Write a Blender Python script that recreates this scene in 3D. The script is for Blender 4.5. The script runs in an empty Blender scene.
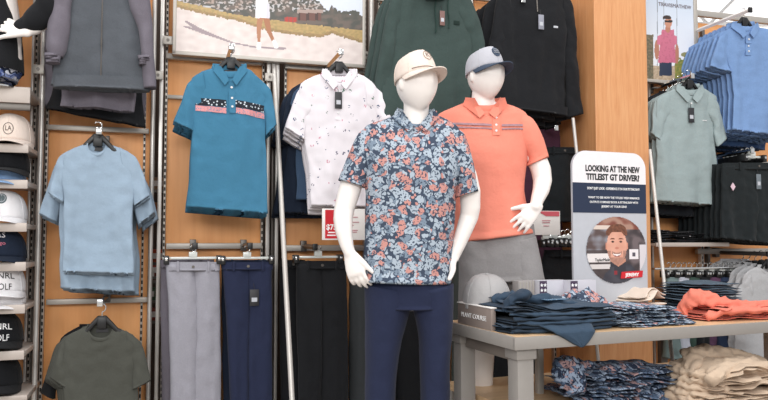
import bpy, bmesh, math, random
from mathutils import Vector, Matrix, noise
R = random.Random(7)
PI = math.pi
sc = bpy.context.scene
COL = sc.collection
# ------------------------------------------------------------------ camera model
F = 700.0; H = 1.12; PITCH = math.radians(3.0)
cp, sp = math.cos(PITCH), math.sin(PITCH)
def ray(px, py):
    x = (px-384)/F; u = (200-py)/F
    return Vector((x, cp-sp*u, sp+cp*u))
class Plane:
    """a vertical plane in the shop; x runs along it, y away from the viewer, z up"""
    def __init__(s, pt, deg):
        s.p = Vector(pt); a = math.radians(deg); s.a = a
        s.u = Vector((math.cos(a), math.sin(a), 0)); s.n = Vector((-math.sin(a), math.cos(a), 0))
    def off(s, d):           # a parallel plane d metres nearer to the room
        return Plane(s.p - s.n*d, math.degrees(s.a))
    def hit(s, px, py):
        r = ray(px, py); o = Vector((0, 0, H))
        t = (s.p-o).dot(s.n)/r.dot(s.n)
        return o + r*t
WALL = Plane((0, 4.0, 0), 17)
class Frame:
    def __init__(s, plane, px, py):
        s.pl = plane; s.o = plane.hit(px, py); s.a = plane.a
    def l(s, px, py):
        d = s.pl.hit(px, py)-s.o
        return (d.dot(s.pl.u), d.z)
# ------------------------------------------------------------------ objects
def tag(o, label=None, cat=None, group=None, kind=None):
    if label: o['label'] = label
    if cat: o['category'] = cat
    if group: o['group'] = group
    if kind: o['kind'] = kind
    return o
def empty(name, loc, label, cat, group=None, rz=0):
    o = bpy.data.objects.new(name, None); COL.objects.link(o)
    o.location = loc; o.rotation_euler = (0, 0, rz); o.empty_display_size = .05
    return tag(o, label, cat, group)
def fthing(name, fr, label, cat, group=None):
    return empty(name, fr.o, label, cat, group, fr.a)
def mesh(name, bm, mat, parent=None, smooth=True, loc=None, rz=None):
    me = bpy.data.meshes.new(name)
    bmesh.ops.recalc_face_normals(bm, faces=bm.faces[:])
    if smooth:
        for f in bm.faces: f.smooth = True
        if smooth != 'all':
            for e in bm.edges:
                if len(e.link_faces) == 2 and e.calc_face_angle(0) > .7: e.smooth = False
    bm.to_mesh(me); bm.free()
    o = bpy.data.objects.new(name, me); COL.objects.link(o)
    if mat: me.materials.append(mat)
    if parent: o.parent = parent
    if loc is not None: o.location = loc
    if rz is not None: o.rotation_euler = (0, 0, rz)
    return o
def copytree(o, parent=None):
    c = o.copy(); COL.objects.link(c)
    if parent: c.parent = parent
    for ch in list(o.children): copytree(ch, c)
    return c
def NB(): return bmesh.new()
def box(bm, x0, x1, y0, y1, z0, z1, bev=0.0, M=None):
    r = bmesh.ops.create_cube(bm, size=1)
    vs = r['verts']
    for v in vs:
        v.co = Vector(((x0+x1)/2+v.co.x*(x1-x0), (y0+y1)/2+v.co.y*(y1-y0), (z0+z1)/2+v.co.z*(z1-z0)))
    if bev:
        es = list({e for v in vs for e in v.link_edges})
        g = bmesh.ops.bevel(bm, geom=es, offset=bev, segments=2, affect='EDGES', profile=.5)
        vs = list({v for v in g['verts']} | {v for v in vs if v.is_valid})
    if M is not None:
        for v in vs: v.co = M @ v.co
    return vs
def tube(bm, pts, rad, seg=10, caps=True, flat=1.0, updir=None):
    """round tube through points; rad = number or list; flat squashes the second axis"""
    pts = [Vector(p) for p in pts]; n = len(pts)
    rads = rad if isinstance(rad, (list, tuple)) else [rad]*n
    rings = []; ref = None
    for i, p in enumerate(pts):
        d = (pts[min(i+1, n-1)]-pts[max(i-1, 0)]).normalized()
        if ref is None:
            ref = updir.normalized() if updir else (Vector((0, 0, 1)) if abs(d.z) < .9 else Vector((1, 0, 0)))
        s = d.cross(ref).normalized(); t = s.cross(d).normalized(); ref = t
        r = rads[i]; rx, ry = r if isinstance(r, (list, tuple)) else (r, r*flat)
        rings.append([bm.verts.new(p+s*math.cos(2*PI*k/seg)*rx+t*math.sin(2*PI*k/seg)*ry) for k in range(seg)])
    for a, b in zip(rings, rings[1:]):
        for k in range(seg):
            bm.faces.new((a[k], a[(k+1) % seg], b[(k+1) % seg], b[k]))
    if caps:
        bm.faces.new(rings[0][::-1]); bm.faces.new(rings[-1])
    return rings
def lathe(bm, prof, seg=24, c=(0, 0, 0)):
    rings = []
    for r, z in prof:
        rings.append([bm.verts.new((c[0]+r*math.cos(2*PI*k/seg), c[1]+r*math.sin(2*PI*k/seg), c[2]+z)) for k in range(seg)])
    for a, b in zip(rings, rings[1:]):
        for k in range(seg): bm.faces.new((a[k], a[(k+1) % seg], b[(k+1) % seg], b[k]))
    bm.faces.new(rings[0][::-1]); bm.faces.new(rings[-1])
def slab(bm, pts, y0, y1):
    """polygon in x,z given a thickness from y0 to y1"""
    a = [bm.verts.new((x, y0, z)) for x, z in pts]; b = [bm.verts.new((x, y1, z)) for x, z in pts]
    n = len(pts)
    bm.faces.new(a); bm.faces.new(b[::-1])
    for i in range(n): bm.faces.new((a[i], b[i], b[(i+1) % n], a[(i+1) % n]))
def blob(bm, c, r, seg=24, M=None, fn=None):
    g = bmesh.ops.create_uvsphere(bm, u_segments=seg, v_segments=seg*2//3, radius=1)
    for v in g['verts']:
        p = v.co.copy()
        if fn: p = fn(p)
        p = Vector((p.x*r[0], p.y*r[1], p.z*r[2]))
        if M is not None: p = M @ p
        v.co = Vector(c)+p
def cr(p0, p1, p2, p3, t):
    return .5*((2*p1)+(p2-p0)*t+(2*p0-5*p1+4*p2-p3)*t*t+(3*p1-p0-3*p2+p3)*t*t*t)
def interp(rows, n, soft=1.0):
    """Catmull-Rom through rows of numbers, n samples, spaced by length"""
    k = len(rows); ds = [0]
    for a, b in zip(rows, rows[1:]):
        ds.append(ds[-1]+math.hypot((a[0]+a[2]-b[0]-b[2])/2, (a[1]+a[3]-b[1]-b[3])/2)+1e-4)
    out = []
    for i in range(n):
        s = ds[-1]*i/(n-1); j = 0
        while j < k-2 and s > ds[j+1]: j += 1
        t = (s-ds[j])/(ds[j+1]-ds[j]); t = min(max(t, 0), 1)
        A, B = rows[j], rows[j+1]; P = rows[j-1] if j else A; Q = rows[j+2] if j+2 < k else B
        out.append([soft*cr(P[q], A[q], B[q], Q[q], t)+(1-soft)*(A[q]+(B[q]-A[q])*t) for q in range(len(A))])
    return out
def sgp(v, e): return math.copysign(abs(v)**e, v)
def cloth(bm, rows, n=40, m=56, fold=.012, fx=9, fz=2.2, seed=0, fgrow=(.35, 1.0), sup=.75, hem=True, soft=.6, openend=False, wr=.004, captop=True):
    """a flattened sleeve of cloth: rows = (xl, zl, xr, zr, half depth, centre y)"""
    rows = [tuple(r)+((0,) if len(r) == 5 else ()) for r in rows]
    R_ = interp(rows, n, soft)
    rings = []
    for i, (xl, zl, xr, zr, T, yc) in enumerate(R_):
        v = i/(n-1); amp = fold*(fgrow[0]+(fgrow[1]-fgrow[0])*v)
        ring = []
        for k in range(m):
            a = 2*PI*k/m
            c = sgp(math.cos(a), .9); s = sgp(math.sin(a), sup)
            f = (c+1)/2
            x = xl+(xr-xl)*f; z = zl+(zr-zl)*f
            d = noise.noise(Vector((x*fx+seed*3.1, z*fz, seed*1.7)))*amp*2
            d += noise.noise(Vector((x*fx*2.3+seed, z*fz*1.8, seed*2.9+5)))*amp*.8
            d += noise.noise(Vector((x*26+seed, z*22+x*9, 3+seed)))*wr
            t = T
            if hem and v > .955: t = T*1.06+.0015
            y = yc - t*s + d
            ex = noise.noise(Vector((z*7, seed*2.3+(1 if c > 0 else 0), 1)))*fold*.5*abs(c)**3
            ring.append(bm.verts.new((x+ex, y, z)))
        rings.append(ring)
    for a, b in zip(rings, rings[1:]):
        for k in range(m): bm.faces.new((a[k], a[(k+1) % m], b[(k+1) % m], b[k]))
    def cap(ring, up):
        c = Vector((0, 0, 0))
        for v in ring: c += v.co
        c /= m
        inner = [bm.verts.new(c+(v.co-c)*.93+up) for v in ring]
        for k in range(m): bm.faces.new((ring[k], ring[(k+1) % m], inner[(k+1) % m], inner[k]))
        bm.faces.new(inner)
    ce = [sum((v.co for v in r), Vector())/m for r in (rings[-1], rings[-2])]
    up = (ce[1]-ce[0]).normalized()*.012
    if not openend: cap(rings[-1], up)
    if captop:
        try: bm.faces.new(rings[0])
        except ValueError: pass
    return rings
# ------------------------------------------------------------------ materials
def srgb(c):
    if isinstance(c, str):
        c = [int(c[i:i+2], 16)/255 for i in (0, 2, 4)]
    return tuple(((v/12.92) if v <= .04045 else ((v+.055)/1.055)**2.4) for v in c)+(1,)
def newmat(name):
    m = bpy.data.materials.new(name); m.use_nodes = True
    nt = m.node_tree; b = nt.nodes['Principled BSDF']
    return m, nt, b
def N(nt, t, **kw):
    n = nt.nodes.new(t)
    for k, v in kw.items():
        if k in n.inputs: n.inputs[k].default_value = v
        else: setattr(n, k, v)
    return n
def ramp(nt, stops, inter='LINEAR'):
    r = nt.nodes.new('ShaderNodeValToRGB'); cr_ = r.color_ramp; cr_.interpolation = inter
    while len(cr_.elements) < len(stops): cr_.elements.new(.5)
    for e, (p, c) in zip(cr_.elements, stops): e.position = p; e.color = srgb(c)
    return r
def mix(nt, fac, a, b):
    n = nt.nodes.new('ShaderNodeMix'); n.data_type = 'RGBA'
    for s, v in ((0, fac), (6, a), (7, b)):
        if isinstance(v, (tuple, float, int)): n.inputs[s].default_value = v
        else: nt.links.new(v, n.inputs[s])
    return n.outputs[2]
_fab = {}
def fabric(hexc, var=.06, rough=.92, weave=900, sheen=.15, heather=0.0):
    key = (hexc, var, rough, heather)
    if key in _fab: return _fab[key]
    sheen *= .4
    m, nt, b = newmat('fabric_'+hexc)
    tc = N(nt, 'ShaderNodeTexCoord')
    c = srgb(hexc)
    nz = N(nt, 'ShaderNodeTexNoise', Scale=180.0, Detail=3.0); nt.links.new(tc.outputs['Object'], nz.inputs['Vector'])
    k = 1-var-heather
    hi = tuple(min(1, v*(1+var+heather)) for v in c[:3])+(1,); lo = tuple(v*k for v in c[:3])+(1,)
    o = mix(nt, nz.outputs[0], lo, hi)
    nt.links.new(o, b.inputs['Base Color'])
    b.inputs['Roughness'].default_value = rough
    b.inputs['Specular IOR Level'].default_value = .2
    b.inputs['Sheen Weight'].default_value = sheen
    n2 = N(nt, 'ShaderNodeTexNoise', Scale=55.0, Detail=4.0); nt.links.new(tc.outputs['Object'], n2.inputs['Vector'])
    bp = N(nt, 'ShaderNodeBump', Strength=.3, Distance=.008); nt.links.new(n2.outputs[0], bp.inputs['Height'])
    nt.links.new(bp.outputs[0], b.inputs['Normal'])
    _fab[key] = m
    return m
def floral(name, base, c1, c2, c3, scale=17):
    m, nt, b = newmat(name); L = nt.links
    tc = N(nt, 'ShaderNodeTexCoord')
    wn = N(nt, 'ShaderNodeTexNoise', Scale=22.0, Detail=2.0); L.new(tc.outputs['Object'], wn.inputs['Vector'])
    sub = N(nt, 'ShaderNodeVectorMath', operation='MULTIPLY_ADD'); L.new(wn.outputs['Color'], sub.inputs[0])
    sub.inputs[1].default_value = (.045, .045, .045); L.new(tc.outputs['Object'], sub.inputs[2])
    mp = N(nt, 'ShaderNodeMapping'); mp.inputs['Scale'].default_value = (1, .25, 1); L.new(sub.outputs[0], mp.inputs[0])
    v = N(nt, 'ShaderNodeTexVoronoi', Scale=float(scale)); L.new(mp.outputs[0], v.inputs['Vector'])
    sep = N(nt, 'ShaderNodeSeparateColor'); L.new(v.outputs['Color'], sep.inputs[0])
    pick = ramp(nt, [(0, c1), (.38, c2), (.8, c3)], 'CONSTANT'); L.new(sep.outputs[0], pick.inputs[0])
    inb = ramp(nt, [(0, 'ffffff'), (.5, '000000')], 'CONSTANT'); L.new(v.outputs['Distance'], inb.inputs[0])
    v2 = N(nt, 'ShaderNodeTexVoronoi', Scale=float(scale*2.6)); L.new(mp.outputs[0], v2.inputs['Vector'])
    sp2 = N(nt, 'ShaderNodeSeparateColor'); L.new(v2.outputs['Color'], sp2.inputs[0])
    small = ramp(nt, [(0, c3), (.28, c2), (.52, base), (.66, c1), (.76, c2)], 'CONSTANT'); L.new(sp2.outputs[1], small.inputs[0])
    edge = ramp(nt, [(0, '000000'), (.55, 'ffffff')], 'CONSTANT'); L.new(v2.outputs['Distance'], edge.inputs[0])
    bg = mix(nt, edge.outputs[0], small.outputs[0], srgb(base))
    n3 = N(nt, 'ShaderNodeTexNoise', Scale=130.0, Detail=2.0); L.new(tc.outputs['Object'], n3.inputs['Vector'])
    veins = ramp(nt, [(0, '000000'), (.57, 'ffffff')], 'CONSTANT'); L.new(n3.outputs[0], veins.inputs[0])
    pet = mix(nt, veins.outputs[0], pick.outputs[0], srgb(base))
    o = mix(nt, inb.outputs[0], bg, pet)
    L.new(o, b.inputs['Base Color']); b.inputs['Roughness'].default_value = .9; b.inputs['Specular IOR Level'].default_value = .2
    return m
def wood(name, c1, c2, c3, gs=1.0, rough=.45, axis='Z', coord='Object', bump=.04):
    m, nt, b = newmat(name); L = nt.links
    tc = N(nt, 'ShaderNodeTexCoord'); mp = N(nt, 'ShaderNodeMapping')
    s = {'Z': (14*gs, 14*gs, .9*gs), 'X': (.9*gs, 14*gs, 14*gs)}[axis]; mp.inputs['Scale'].default_value = s
    L.new(tc.outputs[coord], mp.inputs[0])
    n1 = N(nt, 'ShaderNodeTexNoise', Scale=2.2, Detail=6.0, Roughness=.6, Distortion=.6); L.new(mp.outputs[0], n1.inputs['Vector'])
    n2 = N(nt, 'ShaderNodeTexNoise', Scale=9.0, Detail=4.0); L.new(mp.outputs[0], n2.inputs['Vector'])
    r = ramp(nt, [(.25, c1), (.5, c2), (.75, c3)]); L.new(n1.outputs[0], r.inputs[0])
    o = mix(nt, .25, r.outputs[0], ramp_out(nt, n2.outputs[0], c1, c3))
    L.new(o, b.inputs['Base Color']); b.inputs['Roughness'].default_value = rough
    bp = N(nt, 'ShaderNodeBump', Strength=bump, Distance=.003); L.new(n2.outputs[0], bp.inputs['Height']); L.new(bp.outputs[0], b.inputs['Normal'])
    return m
def ramp_out(nt, src, a, b):
    r = ramp(nt, [(.3, a), (.7, b)]); nt.links.new(src, r.inputs[0]); return r.outputs[0]
def plain(name, hexc, rough=.5, metal=0.0, var=.05, scale=30.0, spec=.5, coat=0.0, emit=0):
    m, nt, b = newmat(name); c = srgb(hexc)
    tc = N(nt, 'ShaderNodeTexCoord'); nz = N(nt, 'ShaderNodeTexNoise', Scale=scale, Detail=3.0); nt.links.new(tc.outputs['Object'], nz.inputs['Vector'])
    o = mix(nt, nz.outputs[0], tuple(v*(1-var) for v in c[:3])+(1,), tuple(min(1, v*(1+var)) for v in c[:3])+(1,))
    nt.links.new(o, b.inputs['Base Color'])
    b.inputs['Roughness'].default_value = rough; b.inputs['Metallic'].default_value = metal
    b.inputs['Specular IOR Level'].default_value = spec; b.inputs['Coat Weight'].default_value = coat
    if emit: b.inputs['Emission Color'].default_value = c; b.inputs['Emission Strength'].default_value = emit
    return m
def slotted(name, hexc, period=.032):
    """metal standard punched with a column of slots"""
    m, nt, b = newmat(name); L = nt.links
    tc = N(nt, 'ShaderNodeTexCoord'); sx = N(nt, 'ShaderNodeSeparateXYZ'); L.new(tc.outputs['Object'], sx.inputs[0])
    mz = N(nt, 'ShaderNodeMath', operation='MULTIPLY'); L.new(sx.outputs[2], mz.inputs[0]); mz.inputs[1].default_value = 1/period
    fr = N(nt, 'ShaderNodeMath', operation='FRACT'); L.new(mz.outputs[0], fr.inputs[0])
    g1 = N(nt, 'ShaderNodeMath', operation='GREATER_THAN'); L.new(fr.outputs[0], g1.inputs[0]); g1.inputs[1].default_value = .42
    ab = N(nt, 'ShaderNodeMath', operation='ABSOLUTE'); L.new(sx.outputs[0], ab.inputs[0])
    g2 = N(nt, 'ShaderNodeMath', operation='LESS_THAN'); L.new(ab.outputs[0], g2.inputs[0]); g2.inputs[1].default_value = .004
    ml = N(nt, 'ShaderNodeMath', operation='MULTIPLY'); L.new(g1.outputs[0], ml.inputs[0]); L.new(g2.outputs[0], ml.inputs[1])
    o = mix(nt, ml.outputs[0], srgb(hexc), srgb('15120f'))
    L.new(o, b.inputs['Base Color']); b.inputs['Metallic'].default_value = .35; b.inputs['Roughness'].default_value = .45
    return m
def artmat(name, rough=.5):
    m, nt, b = newmat(name)
    a = nt.nodes.new('ShaderNodeVertexColor'); a.layer_name = 'art'
    nt.links.new(a.outputs[0], b.inputs['Base Color']); b.inputs['Roughness'].default_value = rough
    return m
ART = artmat('printed_art', .35)
def art(name, w, h, nx, ny, fn, parent, y=-.001, x0=0, z0=0, shape=None):
    """a printed sheet: a fine grid of coloured quads"""
    bm = NB(); lay = bm.loops.layers.float_color.new('art')
    vs = [[bm.verts.new((x0+w*i/nx, y, z0+h*j/ny)) for i in range(nx+1)] for j in range(ny+1)]
    for j in range(ny):
        for i in range(nx):
            u, v = (i+.5)/nx, (j+.5)/ny
            c = fn(u, v)
            if c is None: continue
            f = bm.faces.new((vs[j][i], vs[j][i+1], vs[j+1][i+1], vs[j+1][i]))
            c = srgb(c) if not (isinstance(c, tuple) and len(c) == 4) else c
            for l in f.loops: l[lay] = c
    for v in [v for v in bm.verts if not v.link_faces]: bm.verts.remove(v)
    return mesh(name, bm, ART, parent, smooth=False)
def hexmix(a, b, t):
    t = min(max(t, 0), 1)
    A = [int(a[i:i+2], 16)/255 for i in (0, 2, 4)]; B = [int(b[i:i+2], 16)/255 for i in (0, 2, 4)]
    return tuple(x+(y-x)*t for x, y in zip(A, B))
def text(name, s, size, mat, parent, x, y, z, align='CENTER', sx=1.0, shear=0, bold=.0, ext=.0006, rotx=PI/2, rz=0, width=None):
    cu = bpy.data.curves.new(name, 'FONT'); cu.body = s; cu.size = size; cu.align_x = align; cu.extrude = ext
    cu.shear = shear; cu.offset = bold; cu.resolution_u = 2
    o = bpy.data.objects.new(name, cu); COL.objects.link(o)
    dg = bpy.context.evaluated_depsgraph_get()
    me = bpy.data.meshes.new_from_object(o.evaluated_get(dg)); bpy.data.objects.remove(o)
    me.materials.clear(); me.materials.append(mat)
    if width:
        xs = [v.co.x for v in me.vertices]; sx = width/max(1e-6, max(xs)-min(xs))
    M = Matrix.Translation((x, y, z)) @ Matrix.Rotation(rz, 4, 'Z') @ Matrix.Rotation(rotx, 4, 'X') @ Matrix.Diagonal((sx, 1, 1, 1))
    me.transform(M); me.name = name
    o2 = bpy.data.objects.new(name, me); COL.objects.link(o2)
    if parent: o2.parent = parent
    return o2
def fnz(x, z, s=1, k=0): return noise.noise(Vector((x*s, z*s, k)))

M_PANEL = wood('panel_maple', 'e0985c', 'eea86a', 'f4b67c', .35, .5)
M_COLUMN = wood('column_oak', 'c48352', 'd49765', 'dea878', 1.5, .38, bump=.06)
M_TOP = wood('table_maple', 'c9a47c', 'dcb890', 'e4c49e', .8, .4, axis='X')
M_STEEL = plain('satin_steel', 'cbc7c2', .36, .4, .05, 60)
M_ALU = plain('grey_painted_steel', 'b4aea6', .42, .25, .05, 40)
M_DARKM = plain('dark_steel', '67625d', .4, .5)
M_CHROME = plain('chrome', 'd8d8d6', .12, 1.0)
M_SLOT = slotted('slotted_standard', 'c2bcb4')
M_BLKP = plain('black_plastic', '141415', .4)
M_CLEAR = plain('clear_plastic', 'd4d8d4', .15, 0, .05, 40, .6)
M_SKIN = plain('mannequin_white', 'f0e9e4', .38, 0, .015, 8, .4)
M_TABLE = plain('table_grey_laminate', '928d88', .5, 0, .06, 25)
M_WHITE = plain('white_plastic', 'eeeae6', .5)
M_TAG = plain('tag_black_card', '26262a', .5)
M_TAGW = plain('tag_white_card', 'dcdcdc', .5)
M_INK = plain('black_ink', '16161a', .6)
M_WINK = plain('white_ink', 'f2f2f2', .6)
M_RED = plain('sign_red', 'c8202c', .45)
M_NAVYP = plain('sign_navy', '1d2a44', .45)
M_GREYP = plain('sign_grey', 'b9bcc3', .45)
# ================================================================== SETTING
bm = NB(); box(bm, -9, 12, -4, 22, -.1, 0)
fl = mesh('floor', bm, plain('floor_vinyl', 'a39a90', .35, 0, .08, 3), smooth=False); tag(fl, kind='structure')
bm = NB(); box(bm, -9, 14, 5.8, 30, 5.2, 5.3)
ce = mesh('ceiling', bm, plain('ceiling_deck', 'dfe0e2', .8), smooth=False); tag(ce, kind='structure')
bm = NB(); box(bm, -9, 14, 24, 24.2, 0, 5.2)
tag(mesh('wall_back', bm, plain('store_wall', 'cfcac4', .8), smooth=False), kind='structure')
# open roof trusses
M_TRUSS = plain('white_painted_steel', 'e6e6e6', .5)
for i, yy in enumerate((7.2, 10.2, 13.4)):
    t = empty('roof_truss', (4, yy, 4.25), 'white open web roof truss, %s of three, above the shop' % ('nearest', 'middle', 'farthest')[i], 'roof truss', 'white roof trusses')
    bm = NB(); tube(bm, [(-9, 0, .7), (9, 0, .7)], .045, 6); mesh('top_chord', bm, M_TRUSS, t)
    bm = NB(); tube(bm, [(-9, 0, 0), (9, 0, 0)], .045, 6); mesh('bottom_chord', bm, M_TRUSS, t)
    bm = NB()
    for k in range(26):
        x = -9+k*.7; tube(bm, [(x, 0, .7 if k % 2 else 0), (x+.7, 0, 0 if k % 2 else .7)], .025, 6)
    mesh('web', bm, M_TRUSS, t)
    o = t
# display wall: uprights, boards and rails -----------------------------------------
def wallbox(name, px0, px1, py0, py1, off0, off1, mat, label=None, cat=None, group=None, kind=None, bev=.002, z=None, parentfr=None):
    """a box on the display wall, its picture extents taken on the plane off0"""
    pl = WALL.off(off0); pym = (py0+py1)/2
    a = pl.hit(px0, pym); b = pl.hit(px1, pym); c = (a+b)/2
    w = (b-a).dot(WALL.u)
    if z: z0, z1 = z
    else: z1 = pl.hit((px0+px1)/2, py0).z; z0 = pl.hit((px0+px1)/2, py1).z
    bm = NB(); box(bm, -w/2, w/2, 0, abs(off0-off1), 0, z1-z0, bev)
    o = mesh(name, bm, mat, loc=(c.x, c.y, z0), rz=WALL.a)
    return tag(o, label, cat, group, kind)
panels = [(-70, 28, 'behind the cap shelves'), (46, 149, 'behind the light blue and olive T-shirts'), (166, 261, 'behind the teal polo and grey trousers'),
          (286, 366, 'behind the white printed polo'), (378, 470, 'behind the dark green hoodie'), (476, 590, 'behind the black quarter-zip pullover')]
for a, b, w in panels:
    wallbox('back_panel', a, b, 100, 300, 0, -.02, M_PANEL, 'maple wood backing panel '+w, 'wood panel', z=(.1, 2.9))
wallbox('back_panel', 640, 830, 20, 300, 0, -.02, M_PANEL, 'maple wood backing panel right of the column, behind the blue polos', 'wood panel', z=(.1, 2.56))
# dark backing seen through the slits between bays
o = wallbox('wall_rear', -120, 620, 100, 300, -.55, -.6, plain('rear_board', '4a3f38', .7), z=(0, 2.9), kind='structure'); 
rg = random.Random(3)
for i, (px, py, c) in enumerate([(147.5, 262, 'c4502c'), (147.5, 280, '7a2c22'), (156, 262, 'd0562c'), (156, 276, 'a03a28'), (147.5, 300, '30553a'), (156, 320, '8a3528'), (148, 215, '9a6238'), (156, 190, '8a6a4a')]):
    p = WALL.off(-.3).hit(px, py)
    bm = NB(); box(bm, -.05, .05, -.03, .03, 0, .07, .003)
    names = {'c': 'orange', 'd': 'bright orange', 'a': 'red', '7': 'dark red', '3': 'green', '8': 'brown', '9': 'tan'}
    o = mesh('product_box', bm, plain('box_'+c, c, .5), loc=p, rz=WALL.a)
    tag(o, '%s product box glimpsed through the slit between metal uprights, %s' % (names[c[0]], ['upper left one', 'second down on the left', 'upper right one', 'second down on the right', 'lowest on the left', 'lowest on the right', 'highest on the left', 'highest on the right'][i]), 'box', 'boxes behind the display wall')
    bmx = NB(); box(bmx, -.035, .035, -.034, -.031, .02, .05); mesh('box_label', bmx, M_TAGW, o)
    s = NB(); box(s, -.12, .12, -.04, .04, -.015, 0)
    so = mesh('support_ledge', s, M_DARKM, loc=p, rz=WALL.a); tag(so, 'dark ledge under the %s box, %s' % (names[c[0]], ['upper left', 'second left', 'upper right', 'second right', 'lowest left', 'lowest right', 'highest left', 'highest right'][i]), 'ledge', 'ledges behind the display wall')
def upright(px, w, mat, label, off=.03, kind='slot', top=2.9, group='metal uprights of the display wall', py=200):
    p = WALL.off(off).hit(px, py)
    t = empty('upright', (p.x, p.y, 0), label, 'metal upright', group, WALL.a)
    bm = NB()
    if kind == 'tube': tube(bm, [(0, 0, .02), (0, 0, top)], w/2, 14)
    else: box(bm, -w/2, w/2, -.012, .02, .02, top, .003)
    mesh('post', bm, mat, t)
    bm = NB(); box(bm, -w*.8, w*.8, -.03, .03, 0, .02, .003); mesh('foot', bm, M_DARKM, t)
    return t
upright(29.5, .012, M_STEEL, 'thin steel upright at the right end of the cap shelves')
upright(33, .012, M_SLOT, 'slotted metal upright left of the bright round tube beside the cap shelves', -.03)
upright(36.5, .014, M_DARKM, 'dark steel upright right beside the cap shelves', .06)
upright(39.5, .024, M_STEEL, 'bright round steel tube between caps and light blue T-shirts', .13, 'tube')
upright(45.5, .014, M_SLOT, 'slotted metal upright left of the light blue T-shirts', .02)
upright(143.5, .012, M_SLOT, 'slotted metal upright right of the light blue T-shirts', .0)
upright(151.5, .022, M_STEEL, 'round steel tube between the T-shirts and the teal polo', .08, 'tube')
upright(159.5, .02, M_STEEL, 'second steel upright left of the teal polo', .06)
upright(164.5, .013, M_SLOT, 'slotted metal upright at the left edge of the teal polo bay', .02)
upright(262, .012, M_SLOT, 'slotted metal upright right of the teal polo', .02)
upright(267.5, .02, M_STEEL, 'steel upright right of the navy trousers', .06)
upright(272.5, .018, M_DARKM, 'dark steel upright behind the leaning pole', .0)
upright(276.5, .018, M_STEEL, 'steel upright just left of the white printed polo bay', .06)
upright(284.5, .012, M_SLOT, 'slotted metal upright left edge of the white printed polo bay', .02)
upright(364.5, .012, M_SLOT, 'slotted metal upright right edge of the golf poster', .02)
upright(371, .034, M_STEEL, 'thick bright steel tube between the golf poster and green hoodie', .08, 'tube')
upright(379, .013, M_SLOT, 'slotted metal upright left of the dark green hoodie', .02)
upright(472, .02, M_STEEL, 'steel upright between green hoodie and black pullover', .04)
upright(553, .018, M_SLOT, 'slotted metal upright behind the price card beside the coral polo', .02, py=240)
upright(700, .022, M_SLOT, 'slotted metal upright right of the grey-green polo', .05, top=2.5)
upright(706.5, .02, M_DARKM, 'dark metal upright left of the black shorts rack', .05, top=2.5)
upright(651, .012, M_STEEL, 'thin steel upright against the wooden column, right side', .05, top=2.4)
def bracket(px, py, off, where):
    p = WALL.off(off).hit(px, py)
    t = empty('joining_plate', p, 'small square steel joining plate with a screw, '+where, 'bracket', 'square joining plates', WALL.a)
    bm = NB(); box(bm, -.026, .026, 0, .012, -.022, .022, .003); mesh('plate', bm, M_ALU, t)
    bm = NB(); tube(bm, [(0, -.004, 0), (0, .002, 0)], .008, 12); mesh('screw', bm, M_DARKM, t)
bracket(38, 69, .17, 'beside the grey sleeve at the left'); bracket(158, 75, .1, 'left of the teal polo'); bracket(270, 77, .1, 'right of the teal polo collar')
bracket(168, 40, .1, 'on the left edge of the golf poster'); bracket(366, 55, .1, 'on the right edge of the golf poster')
def rail(px0, px1, py, label, off=.05, h=.026, mat=None):
    p0 = WALL.off(off).hit(px0, py); p1 = WALL.off(off).hit(px1, py); c = (p0+p1)/2; w = (p1-p0).dot(WALL.u)
    bm = NB(); box(bm, -w/2, w/2, 0, .03, -h/2, h/2, .003)
    o = mesh('crossbar', bm, mat or M_ALU, loc=c, rz=WALL.a); tag(o, label, 'crossbar', 'metal crossbars of the display wall')
    return o
rail(46, 149, 129, 'metal crossbar above the light blue T-shirts')
rail(46, 149, 301, 'metal crossbar between light blue and olive T-shirts')
rail(46, 149, 20, 'metal crossbar behind the grey jacket')
rail(166, 262, 59, 'metal crossbar under the golf poster, left part', .05, .03)
rail(166, 262, 99, 'thin metal crossbar behind the teal polo shoulders', .02, .02)
rail(166, 262, 246, 'metal crossbar above grey and navy trousers', .05, .03)
rail(285, 366, 68, 'metal crossbar under the golf poster, right part', .05, .034)
rail(285, 366, 105, 'thin metal crossbar behind the white printed polo', .02, .02)
rail(285, 366, 248, 'metal crossbar above the black trousers', .05, .032)
rail(378, 470, 3, 'metal crossbar behind the green hoodie')
rail(474, 590, 3, 'metal crossbar above the black pullover', .06, .03)
rail(536, 590, 226, 'metal crossbar behind the shorts right of the coral polo', .05, .028)
rail(698, 830, 251, 'metal crossbar below the black shorts rack', .08, .035)
rail(652, 830, 18, 'metal crossbar along the top of the wall, right of the column', .05, .04)
rail(716, 830, 164, 'metal crossbar behind the black shorts rack', .05, .03)
# column
a = WALL.off(.42).hit(597, 200); b = WALL.off(.42).hit(650, 200); w = (b-a).dot(WALL.u)
bm = NB(); box(bm, 0, w, 0, .42, 0, 2.95, .004)
o = mesh('trim_1', bm, M_COLUMN, loc=(a.x, a.y, 0), rz=WALL.a, smooth=False)
tag(o, 'tall oak veneer column standing out from the wall', kind='structure')
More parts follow.
